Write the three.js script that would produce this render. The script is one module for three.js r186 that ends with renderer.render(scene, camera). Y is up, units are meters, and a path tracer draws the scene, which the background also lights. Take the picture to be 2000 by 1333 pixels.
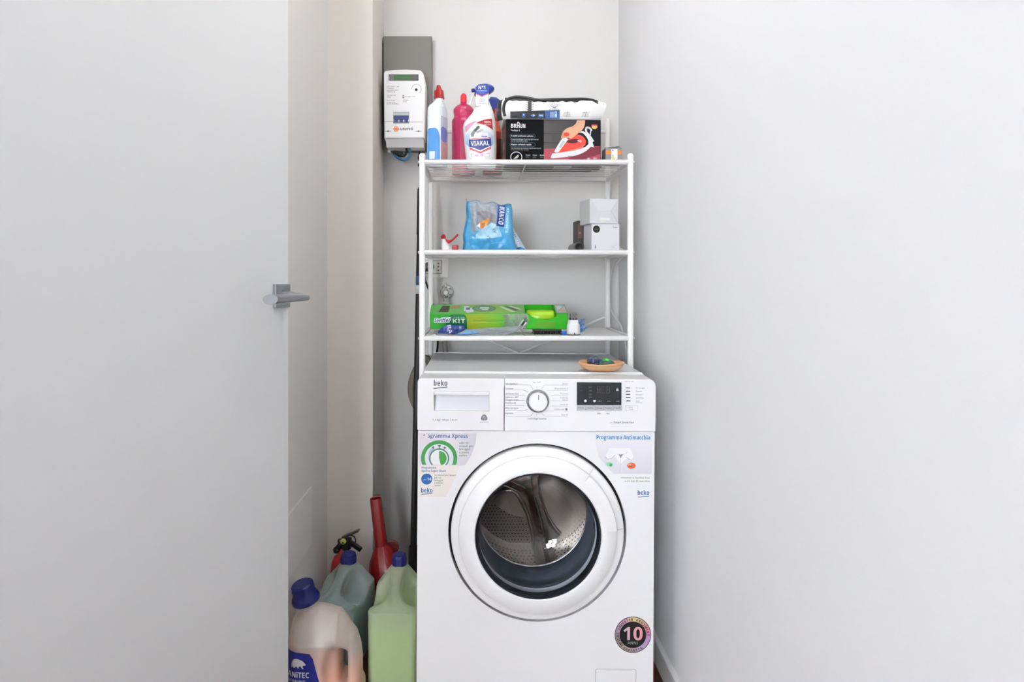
import * as THREE from 'three';
import { RoundedBoxGeometry } from 'three/addons/geometries/RoundedBoxGeometry.js';
import { MarchingCubes } from 'three/addons/objects/MarchingCubes.js';
import { ImprovedNoise } from 'three/addons/math/ImprovedNoise.js';
import { RectAreaLightUniformsLib } from 'three/addons/lights/RectAreaLightUniformsLib.js';
import { mergeGeometries, mergeVertices, toCreasedNormals } from 'three/addons/utils/BufferGeometryUtils.js';

// ---------------------------------------------------------------- camera, sky, lamps, exposure
const scene = new THREE.Scene();
const camera = new THREE.PerspectiveCamera(2 * Math.atan(666.5 / 1280) * 180 / Math.PI, 2000 / 1333, 0.03, 60);
camera.position.set(0, 1.10, 0);
camera.lookAt(0, 1.10, -1);
camera.setViewOffset(2000, 1333, 65, 120.5, 2000, 1333);      // shifted lens: verticals stay vertical
const renderer = new THREE.WebGLRenderer({ antialias: true });
renderer.toneMapping = THREE.LinearToneMapping;
renderer.toneMappingExposure = 1.39;
renderer.shadowMap.enabled = true;
RectAreaLightUniformsLib.init();
scene.background = new THREE.Color(0.90, 0.945, 0.99);            // bright overcast sky outside the rear window
scene.backgroundIntensity = 25;
const REAR = { x0: -2.45, x1: -0.85 }, SIDE = { z0: 1.05, z1: 1.60 };   // extents of the two windows
const LAMPS = [                                               // ceiling panel: x, z, width, depth, intensity
  [0.18, -1.25, 0.50, 0.50, 7.0],
];

// ---------------------------------------------------------------- helpers
const V = (x, y, z) => new THREE.Vector3(x, y, z);
const noise = new ImprovedNoise();
let seed = 7;
const rnd = () => { seed = (seed * 16807) % 2147483647; return seed / 2147483647; };
const used = {};
function numbered(name) {
  const n = used[name] = (used[name] ?? -1) + 1;
  return n ? `${name}_${String(n).padStart(3, '0')}` : name;
}
function tag(o, label, category, group) {
  o.userData.label = label; o.userData.category = category;
  if (group) o.userData.group = group;
  return o;
}
function thing(name, label, category, [x, y, z] = [0, 0, 0], turn = 0, group) {
  const o = new THREE.Group();
  o.name = numbered(name); o.position.set(x, y, z); o.rotation.y = turn;
  scene.add(o);
  return tag(o, label, category, group);
}
function part(name, geo, m, parent, [x, y, z] = [0, 0, 0], label) {
  const o = new THREE.Mesh(Array.isArray(geo) ? merge(geo) : geo, m);
  o.name = name; o.position.set(x, y, z); o.castShadow = o.receiveShadow = true;
  if (label) o.userData.label = label;
  parent.add(o);
  return o;
}
function struct(name, geo, m, at, parent = scene) {
  const o = part(name, geo, m, parent, at);
  if (parent === scene) { o.name = numbered(name); o.userData.kind = 'structure'; }
  return o;
}
function merge(list) {
  return mergeGeometries(list.map((g) => { const h = g.index ? g.toNonIndexed() : g; for (const k of Object.keys(h.attributes)) if (!['position', 'normal', 'uv'].includes(k)) h.deleteAttribute(k); return h; }));
}
const S = (r, g, b) => new THREE.Color().setRGB(r / 255, g / 255, b / 255, THREE.SRGBColorSpace);
function mat(color, roughness = 0.5, more = {}) {
  return new THREE.MeshPhysicalMaterial({ color: Array.isArray(color) ? S(...color) : color, roughness, ...more });
}
function print(w, h, draw, scale = 1) {                       // a flat print
  const c = document.createElement('canvas'); c.width = Math.round(w * scale); c.height = Math.round(h * scale);
  const g = c.getContext('2d'); g.scale(scale, scale);
  draw(g, w, h);
  const t = new THREE.CanvasTexture(c);
  t.colorSpace = THREE.SRGBColorSpace; t.anisotropy = 8;
  return t;
}
function printed(w, h, draw, scale, roughness = 0.5, more = {}) {
  return new THREE.MeshPhysicalMaterial({ map: print(w, h, draw, scale), roughness, ...more });
}
function txt(g, s, x, y, size, color, { bold = 400, align = 'left', fit = 0, italic = false, family = 'sans-serif' } = {}) {
  g.fillStyle = color; g.font = `${italic ? 'italic ' : ''}${bold} ${size}px ${family}`; g.textAlign = align; g.textBaseline = 'alphabetic';
  g.save(); g.translate(x, y);
  if (fit) { const w = g.measureText(s).width; if (w > 0) g.scale(fit / w, 1); }
  g.fillText(s, 0, 0); g.restore();
}
function poly(g, pts, color) { g.fillStyle = color; g.beginPath(); pts.forEach(([x, y], i) => (i ? g.lineTo(x, y) : g.moveTo(x, y))); g.closePath(); g.fill(); }
function stroke(g, pts, color, w = 1) { g.strokeStyle = color; g.lineWidth = w; g.beginPath(); pts.forEach(([x, y], i) => (i ? g.lineTo(x, y) : g.moveTo(x, y))); g.stroke(); }
function disc(g, x, y, r, color, ry = r) { g.fillStyle = color; g.beginPath(); g.ellipse(x, y, r, ry, 0, 0, 7); g.fill(); }
function curve(g, path, color, w) { const p = new Path2D(path); if (w) { g.strokeStyle = color; g.lineWidth = w; g.stroke(p); } else { g.fillStyle = color; g.fill(p); } }

const rbox = (w, h, d, r = 0.002, seg = 3) => new RoundedBoxGeometry(w, h, d, seg, Math.min(r, w / 2.01, h / 2.01, d / 2.01));
const moved = (g, x, y, z) => g.translate(x, y, z);
function rod(a, b, r, seg = 14, r2 = r) {                      // straight round bar with rounded rims
  const d = V(...b).sub(V(...a)), L = d.length(), e = Math.min(r, r2) * 0.25;
  const g = new THREE.LatheGeometry([[0, 0], [r - e, 0], [r, e], [r2, L - e], [r2 - e, L], [0, L]].map(([x, y]) => new THREE.Vector2(x, y)), seg);
  g.applyQuaternion(new THREE.Quaternion().setFromUnitVectors(V(0, 1, 0), d.normalize()));
  return toCreasedNormals(g.translate(...a), 0.9);
}
function tube(pts, r, seg = 40, rad = 10) {
  return new THREE.TubeGeometry(new THREE.CatmullRomCurve3(pts.map((p) => V(...p))), seg, r, rad);
}
function lathe(pts, seg = 48, crease = 0.6) {
  return toCreasedNormals(new THREE.LatheGeometry(pts.map(([x, y]) => new THREE.Vector2(Math.max(x, 0), y)), seg), crease);
}
function shapeOf(pts, holes = []) {
  const s = pts.length ? new THREE.Shape(pts.map(([x, y]) => new THREE.Vector2(x, y))) : new THREE.Shape();
  for (const h of holes) s.holes.push(h);
  return s;
}
function extrude(shape, depth, bevel = 0, more = {}) {         // back face at z = 0, front at depth
  return new THREE.ExtrudeGeometry(shape, { depth: depth - 2 * bevel, bevelEnabled: bevel > 0, bevelSize: bevel, bevelThickness: bevel, bevelOffset: -bevel, bevelSegments: 3, curveSegments: 48, ...more }).translate(0, 0, bevel);
}
function roundedRect(x0, y0, x1, y1, r, s = new THREE.Shape()) {   // r: bottom-left, bottom-right, top-right, top-left
  const [a, b, c, d] = Array.isArray(r) ? r : [r, r, r, r];
  s.moveTo(x0 + a, y0); s.lineTo(x1 - b, y0); if (b) s.quadraticCurveTo(x1, y0, x1, y0 + b);
  s.lineTo(x1, y1 - c); if (c) s.quadraticCurveTo(x1, y1, x1 - c, y1);
  s.lineTo(x0 + d, y1); if (d) s.quadraticCurveTo(x0, y1, x0, y1 - d);
  s.lineTo(x0, y0 + a); if (a) s.quadraticCurveTo(x0, y0, x0 + a, y0);
  return s;
}
function planarUV(g, x0, y0, x1, y1) {                         // the print lies on the thing's own x-y face
  const p = g.attributes.position, uv = new Float32Array(p.count * 2);
  for (let i = 0; i < p.count; i++) { uv[2 * i] = (p.getX(i) - x0) / (x1 - x0); uv[2 * i + 1] = (p.getY(i) - y0) / (y1 - y0); }
  g.setAttribute('uv', new THREE.BufferAttribute(uv, 2));
  return g;
}
// lofted bottle bodies: rows of [height, half width, half depth, centre x, exponent]
function rowAt(rows, y) {
  let i = 0; while (i < rows.length - 2 && y > rows[i + 1][0]) i++;
  const a = rows[i], b = rows[i + 1], t = Math.min(1, Math.max(0, (y - a[0]) / (b[0] - a[0] || 1)));
  return [1, 2, 3, 4].map((k) => { const d = k === 4 ? 2 : 0; return (a[k] ?? d) + ((b[k] ?? d) - (a[k] ?? d)) * t; });
}
function ringPoint([hw, hd, cx, n], a, off = 0) {
  const s = Math.sin(a), c = Math.cos(a), e = 2 / n;
  return [cx + (hw + off) * Math.sign(s) * Math.abs(s) ** e, (hd + off) * Math.sign(c) * Math.abs(c) ** e];
}
function smoothRows(rows, per = 5) {
  const out = [], P = (i) => rows[Math.max(0, Math.min(rows.length - 1, i))];
  for (let i = 0; i < rows.length - 1; i++) for (let k = 0; k < per; k++) {
    const t = k / per, [a, b, c, d] = [P(i - 1), P(i), P(i + 1), P(i + 2)];
    out.push([0, 1, 2, 3, 4].map((j) => {
      const f = j === 4 ? 2 : 0, [p, q, r, s] = [a, b, c, d].map((z) => z[j] ?? f);
      if (j === 0) return q + (r - q) * t;
      const m1 = (r - p) / 2, m2 = (s - q) / 2, lo = Math.min(q, r), hi = Math.max(q, r);
      const v = (2 * t ** 3 - 3 * t * t + 1) * q + (t ** 3 - 2 * t * t + t) * m1 + (-2 * t ** 3 + 3 * t * t) * r + (t ** 3 - t * t) * m2;
      return Math.min(hi + 0.002, Math.max(lo - 0.002, v));
    }));
  }
  out.push([0, 1, 2, 3, 4].map((j) => P(rows.length - 1)[j] ?? (j === 4 ? 2 : 0)));
  return out;
}
function loft(rows, seg = 48) {
  const pos = [], idx = [], uv = [];
  rows.forEach((r, j) => { const q = [r[1], r[2], r[3] ?? 0, r[4] ?? 2]; for (let i = 0; i <= seg; i++) { const [x, z] = ringPoint(q, i / seg * 2 * Math.PI); pos.push(x, r[0], z); uv.push(i / seg, j / rows.length); } });
  const w = seg + 1;
  for (let j = 0; j < rows.length - 1; j++) for (let i = 0; i < seg; i++) { const a = j * w + i; idx.push(a, a + 1, a + w, a + 1, a + w + 1, a + w); }
  for (const [j, up] of [[0, false], [rows.length - 1, true]]) {
    const c = pos.length / 3; pos.push(rows[j][3] ?? 0, rows[j][0], 0); uv.push(0.5, 0.5);
    for (let i = 0; i < seg; i++) { const a = j * w + i; up ? idx.push(a, a + 1, c) : idx.push(a + 1, a, c); }
  }
  const g = new THREE.BufferGeometry();
  g.setAttribute('position', new THREE.Float32BufferAttribute(pos, 3)); g.setAttribute('uv', new THREE.Float32BufferAttribute(uv, 2)); g.setIndex(idx);
  g.computeVertexNormals();
  return toCreasedNormals(g, 0.7);
}
function wrap(rows, a0, a1, y0, y1, off = 0.0006, n = 24, m = 12, flat = false) {  // a label that follows a lofted body
  const pos = [], uv = [], idx = [];
  for (let j = 0; j <= m; j++) for (let i = 0; i <= n; i++) {
    const y = y0 + (y1 - y0) * j / m, q = rowAt(rows, y), u = a0 + (a1 - a0) * i / n, [x, z] = ringPoint(q, flat ? Math.asin(Math.sign(u) * Math.abs(u) ** (q[3] / 2)) : u, off);   // flat: u runs evenly across the width
    pos.push(x, y, z); uv.push(i / n, j / m);
  }
  for (let j = 0; j < m; j++) for (let i = 0; i < n; i++) { const a = j * (n + 1) + i; idx.push(a, a + 1, a + n + 1, a + 1, a + n + 2, a + n + 1); }
  const g = new THREE.BufferGeometry();
  g.setAttribute('position', new THREE.Float32BufferAttribute(pos, 3)); g.setAttribute('uv', new THREE.Float32BufferAttribute(uv, 2)); g.setIndex(idx);
  g.computeVertexNormals();
  return g;
}
// soft filled bag: left and right edge polylines from bottom to top, in metres
function pillow(left, right, T, { n = 36, m = 30, wr = 0.15, freq = 30, power = 0.5, back = 1, s = 0 } = {}) {
  const at = (line, v) => { const f = v * (line.length - 1), i = Math.min(line.length - 2, Math.floor(f)), t = f - i; return [0, 1].map((k) => line[i][k] + (line[i + 1][k] - line[i][k]) * t); };
  const pos = [], uv = [], idx = [];
  for (const side of [1, -1]) {
    const base = pos.length / 3;
    for (let j = 0; j <= m; j++) for (let i = 0; i <= n; i++) {
      const u = i / n, v = j / m, [lx, ly] = at(left, v), [rx, ry] = at(right, v), x = lx + (rx - lx) * u, y = ly + (ry - ly) * u;
      const e = (Math.sin(Math.PI * u) ** power) * (Math.sin(Math.PI * Math.min(1, v * 0.9 + 0.06)) ** power);
      const k = noise.noise(x * freq, y * freq, 3.1 + s + side) + 0.5 * noise.noise(x * freq * 2.3, y * freq * 2.3, 7.7 + s);
      const edge = u === 0 || u === 1 || v === 0 || v === 1;
      const z = edge ? 0 : side * T * e * (1 + wr * 2 * k) * (side < 0 ? back : 1);
      pos.push(x, y, z); uv.push(u, v);
    }
    for (let j = 0; j < m; j++) for (let i = 0; i < n; i++) { const a = base + j * (n + 1) + i, q = side > 0 ? [a, a + 1, a + n + 1, a + 1, a + n + 2, a + n + 1] : [a + 1, a, a + n + 1, a + n + 2, a + 1, a + n + 1]; idx.push(...q); }
  }
  const g = new THREE.BufferGeometry();
  g.setAttribute('position', new THREE.Float32BufferAttribute(pos, 3)); g.setAttribute('uv', new THREE.Float32BufferAttribute(uv, 2)); g.setIndex(idx);
  g.computeVertexNormals();
  return g;
}
// distance-field bodies (moulded canisters)
function field(f, lo, hi, res) {
  const mc = new MarchingCubes(res, new THREE.MeshBasicMaterial(), false, false, 160000), c = [0, 1, 2].map((k) => (lo[k] + hi[k]) / 2), h = Math.max(...[0, 1, 2].map((k) => hi[k] - lo[k])) / 2 * 1.08;
  mc.isolation = 0;
  for (let z = 0; z < res; z++) for (let y = 0; y < res; y++) for (let x = 0; x < res; x++)
    mc.field[z * res * res + y * res + x] = -f(c[0] + (x - res / 2) / (res / 2) * h, c[1] + (y - res / 2) / (res / 2) * h, c[2] + (z - res / 2) / (res / 2) * h) / h;
  mc.update();
  const p = mc.positionArray.slice(0, mc.count * 3);
  for (let i = 0; i < p.length; i++) p[i] = p[i] * h + c[i % 3];
  let g = new THREE.BufferGeometry();
  g.setAttribute('position', new THREE.BufferAttribute(p, 3));
  g = mergeVertices(g, 1e-6);
  const q = g.attributes.position, id = g.index.array; let vol = 0;
  for (let i = 0; i < id.length; i += 3) { const a = V().fromBufferAttribute(q, id[i]), b = V().fromBufferAttribute(q, id[i + 1]), d = V().fromBufferAttribute(q, id[i + 2]); vol += a.dot(b.cross(d)); }
  if (vol < 0) for (let i = 0; i < id.length; i += 3) { const t = id[i]; id[i] = id[i + 1]; id[i + 1] = t; }
  // normals from the field itself
  const nn = new Float32Array(q.count * 3), e = 0.0015;
  for (let i = 0; i < q.count; i++) { const x = q.getX(i), y = q.getY(i), z = q.getZ(i), v = V(f(x + e, y, z) - f(x - e, y, z), f(x, y + e, z) - f(x, y - e, z), f(x, y, z + e) - f(x, y, z - e)).normalize(); nn.set([v.x, v.y, v.z], 3 * i); }
  g.setAttribute('normal', new THREE.BufferAttribute(nn, 3));
  return g;
}
const smin = (a, b, k) => { const h = Math.max(k - Math.abs(a - b), 0) / k; return Math.min(a, b) - h * h * k / 4; };
const smax = (a, b, k) => -smin(-a, -b, k);
const ell = (x, y, z, cx, cy, cz, rx, ry, rz) => { const k = Math.hypot((x - cx) / rx, (y - cy) / ry, (z - cz) / rz); return (k - 1) * Math.min(rx, ry, rz); };
const capsule = (x, y, z, a, b, r) => { const p = V(x, y, z).sub(V(...a)), d = V(...b).sub(V(...a)), t = Math.min(1, Math.max(0, p.dot(d) / d.lengthSq())); return p.sub(d.multiplyScalar(t)).length() - r; };
const box2 = (x, y, hx, hy, r) => { const a = Math.abs(x) - hx + r, b = Math.abs(y) - hy + r; return Math.hypot(Math.max(a, 0), Math.max(b, 0)) + Math.min(Math.max(a, b), 0) - r; };

// ---------------------------------------------------------------- materials
function plaster(color, s) {
  const N = 256, d = new Uint8Array(N * N * 4);
  for (let y = 0; y < N; y++) for (let x = 0; x < N; x++) { const v = 128 + 60 * noise.noise(x * 0.11, y * 0.11, s) + 50 * noise.noise(x * 0.45, y * 0.45, s + 4), k = 4 * (y * N + x); d[k] = d[k + 1] = d[k + 2] = v; d[k + 3] = 255; }
  const t = new THREE.DataTexture(d, N, N); t.wrapS = t.wrapT = THREE.RepeatWrapping; t.magFilter = THREE.LinearFilter; t.needsUpdate = true; t.repeat.set(2.5, 2.5);   // uv are metres
  return mat(color, 0.75, { bumpMap: t, bumpScale: 0.0003 });
}
const M = {
  wallBackDim: plaster([221, 220, 219], 5),  // dimmer light on the back wall is put into a darker paint tone
  wall: plaster([230, 229, 227], 1), wallRLit: plaster([246, 247, 250], 2), column: plaster([231, 226, 220], 3), ceiling: mat([245, 245, 243], 0.8),  // brighter cool light at right, warm light on the column, put into the paint
  door: mat([228, 230, 231], 0.42), panelWhite: mat([236, 236, 236], 0.5),  // door white lowered to carry the weaker light on it
  whitePlastic: mat([242, 242, 243], 0.32), appliance: mat([240, 240, 242], 0.28, { clearcoat: 0.2, clearcoatRoughness: 0.2 }), worktop: mat([228, 231, 233], 0.3),
  whiteMetal: mat([243, 243, 243], 0.3), steel: mat([214, 208, 200], 0.26, { metalness: 1 }), chrome: mat([225, 225, 225], 0.08, { metalness: 1 }), satin: mat([168, 171, 175], 0.34, { metalness: 0.9 }),
  black: mat([10, 10, 11], 0.55), blackMatt: mat([8, 8, 8], 0.85), rubber: mat([118, 124, 134], 0.4), grey: mat([124, 122, 118], 0.6), gapShade: mat([40, 40, 42], 0.7),
  red: mat([156, 4, 10], 0.4), blueCap: mat([2, 12, 88], 0.5), hose: mat([110, 106, 96], 0.6),
};

// ---------------------------------------------------------------- the room
function bx(x0, x1, y0, y1, z0, z1) {                         // box between two corners, uv in metres
  const g = new THREE.BoxGeometry(x1 - x0, y1 - y0, z1 - z0).translate((x0 + x1) / 2, (y0 + y1) / 2, (z0 + z1) / 2), p = g.attributes.position, n = g.attributes.normal, uv = g.attributes.uv;
  for (let i = 0; i < p.count; i++) { const X = Math.abs(n.getX(i)) > 0.5, Y = Math.abs(n.getY(i)) > 0.5; uv.setXY(i, X ? p.getZ(i) : p.getX(i), Y ? p.getZ(i) : p.getY(i)); }
  return g;
}
{
  const wood = print(512, 512, (g) => {
    g.fillStyle = '#5a3523'; g.fillRect(0, 0, 512, 512);
    for (let i = 0; i < 900; i++) { g.fillStyle = `rgba(${60 + rnd() * 60},${30 + rnd() * 30},${15 + rnd() * 20},0.25)`; g.fillRect(rnd() * 512, rnd() * 512, 1 + rnd() * 3, 40 + rnd() * 160); }
  });
  wood.wrapS = wood.wrapT = THREE.RepeatWrapping;
  const floor = struct('floor', bx(-2.7, 0.62, -0.1, -0.008, -2.52, 4.9), mat([60, 40, 30], 0.7));
  const planks = [0, 1, 2].map((k) => { const t = wood.clone(); t.offset.set(k * 0.31, k * 0.17); t.needsUpdate = true; return new THREE.MeshPhysicalMaterial({ map: t, roughness: 0.45, color: [0xffffff, 0xe8ddd4, 0xf2e6da][k] }); });
  const pg = rbox(0.118, 0.009, 1.225, 0.0015, 2);
  for (let i = 0; i < 28; i++) for (let j = 0; j < 6; j++) part('plank', pg, planks[(i * 2 + j) % 3], floor, [-2.64 + i * 0.12, -0.0045, -1.895 + j * 1.23]);
  struct('ceiling', bx(-2.7, 0.62, 2.7, 2.8, -2.52, 4.9), M.ceiling);
  struct('wall_right', bx(0.516, 0.62, 0, 2.7, -2.42, 4.8), M.wallRLit);
  struct('wall_back', bx(-0.6, 0.62, 0, 2.7, -2.52, -2.42), M.wallBackDim);
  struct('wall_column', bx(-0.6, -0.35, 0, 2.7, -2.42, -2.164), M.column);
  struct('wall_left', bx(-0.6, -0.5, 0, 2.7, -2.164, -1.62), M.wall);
  struct('wall_return', bx(-2.7, -0.6, 0, 2.7, -1.72, -1.62), M.wall);
  // two windows light the room: one in the rear wall, one added in the left wall of the wider front part
  const glass = new THREE.MeshPhysicalMaterial({ color: 0xffffff, roughness: 0, transmission: 1, thickness: 0, ior: 1.45 });
  const windowAt = (n, W, H, at, turn) => {                     // W x H opening, centre of its sill at `at`
    const w = new THREE.Group(); w.name = `window_${n}`; w.userData.kind = 'structure'; w.position.set(...at); w.rotation.y = turn; scene.add(w);
    const f = (x0, x1, y0, y1) => bx(x0, x1, y0, y1, -0.03, 0.03);
    part('window_frame', [f(-W / 2, -W / 2 + 0.05, 0, H), f(W / 2 - 0.05, W / 2, 0, H), f(-W / 2, W / 2, 0, 0.05), f(-W / 2, W / 2, H - 0.05, H), f(-0.03, 0.03, 0, H)], M.whitePlastic, w);
    for (const s of [-1, 1]) part('pane', new THREE.BoxGeometry(W / 2 - 0.08, H - 0.1, 0.002), glass, w, [s * (W / 4 - 0.01), H / 2, 0]);
  };
  const { x0, x1 } = REAR, { z0, z1 } = SIDE, y0 = 0.75, y1 = 2.35;
  struct('wall_rear', [bx(-2.7, x0, 0, 2.7, 4.8, 4.9), bx(x1, 0.62, 0, 2.7, 4.8, 4.9), bx(x0, x1, 0, y0, 4.8, 4.9), bx(x0, x1, y1, 2.7, 4.8, 4.9)], M.wall);
  struct('wall_left', [bx(-2.7, -2.6, 0, 2.7, -1.62, z0), bx(-2.7, -2.6, 0, 2.7, z1, 4.8), bx(-2.7, -2.6, 0, y0, z0, z1), bx(-2.7, -2.6, y1, 2.7, z0, z1)], M.wall);
  windowAt(1, x1 - x0, y1 - y0, [(x0 + x1) / 2, y0, 4.85], 0);
  windowAt(2, z1 - z0, y1 - y0, [-2.65, y0, (z0 + z1) / 2], Math.PI / 2);  // unseen window, added to brighten the right wall and machine
  // skirting along the right wall: plain board with a rounded top
  const sk = extrude(roundedRect(0, 0, 0.012, 0.07, [0, 0, 0, 0.008]), 7.2, 0);
  struct('baseboard_right', sk.translate(0.504, 0, -2.42), M.whitePlastic);
  // raised service panel low on the left wall
  struct('trim_1', [extrude(shapeOf([[0, 0], [0.0022, 0.002], [0.0022, 0.170], [0, 0.174]]), 0.30).translate(-0.5, 0.31, -1.955)], M.panelWhite);

  // open door leaf, hinged near the camera
  const a = 70 * Math.PI / 180, door = new THREE.Group();
  door.name = 'door_1'; door.userData.kind = 'structure'; scene.add(door);
  door.position.set(-0.447 - 0.8 * Math.cos(a), 0, -(1.54 - 0.8 * Math.sin(a)));
  door.rotation.y = a;                                         // local +x runs from hinge to free edge, local -z... visible face is +z
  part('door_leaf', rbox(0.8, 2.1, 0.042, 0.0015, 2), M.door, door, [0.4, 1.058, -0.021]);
  part('hinge', [0.25, 1.8].flatMap((y) => [rod([0, y, 0.006], [0, y + 0.09, 0.006], 0.007)]), M.satin, door);
  const handle = new THREE.Group(); handle.name = 'door_handle'; handle.userData.label = 'satin steel lever handle on a square rose'; door.add(handle);
  handle.position.set(0.8 - 0.0315, 1.062, 0);
  part('rose', rbox(0.054, 0.054, 0.009, 0.0012, 2), M.satin, handle, [0, 0, 0.0045]);
  part('keyhole_cover', rod([0, 0, 0.009], [0, 0, 0.012], 0.014, 24), M.satin, handle);
  // lever: a neck straight out from the rose, a grip running back towards the hinge with a slanted flat end
  const L = [];
  L.push(rod([0, 0.002, 0.009], [0.003, -0.003, 0.070], 0.0115, 24, 0.0062));
  const gg = new THREE.CylinderGeometry(0.0060, 0.0108, 0.132, 32, 1);
  { const p = gg.attributes.position; for (let i = 0; i < p.count; i++) if (p.getY(i) < 0) p.setY(i, p.getY(i) - p.getX(i) * 1.0); }
  gg.rotateZ(-Math.PI / 2).rotateX(Math.PI / 2); gg.translate(-0.060, -0.004, 0.070);
  L.push(toCreasedNormals(gg, 0.5), new THREE.SphereGeometry(0.0063, 20, 14).translate(0.005, -0.0035, 0.070));
  part('lever', L, M.satin, handle);

  // ceiling lamps behind the camera: glowing diffuser plus a light of the same size
  for (const [x, z, w, d, k] of LAMPS) {
    const lamp = thing('ceiling_lamp', 'square white ceiling lamp panel in front of the washing machine', 'ceiling lamp', [x, 2.7, z], 0);
    part('frame', [bx(-w / 2 - 0.02, -w / 2, -0.03, 0, -d / 2 - 0.02, d / 2 + 0.02), bx(w / 2, w / 2 + 0.02, -0.03, 0, -d / 2 - 0.02, d / 2 + 0.02), bx(-w / 2, w / 2, -0.03, 0, -d / 2 - 0.02, -d / 2), bx(-w / 2, w / 2, -0.03, 0, d / 2, d / 2 + 0.02)], M.whitePlastic, lamp);
    part('diffuser', bx(-w / 2, w / 2, -0.02, -0.002, -d / 2, d / 2), new THREE.MeshPhysicalMaterial({ color: 0xffffff, emissive: S(255, 250, 244), emissiveIntensity: 1.2, roughness: 0.6 }), lamp);
    const l = new THREE.RectAreaLight(S(255, 250, 244), k, w, d); l.position.set(x, 2.677, z); l.lookAt(x, 0, z); scene.add(l);
  }
}

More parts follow.
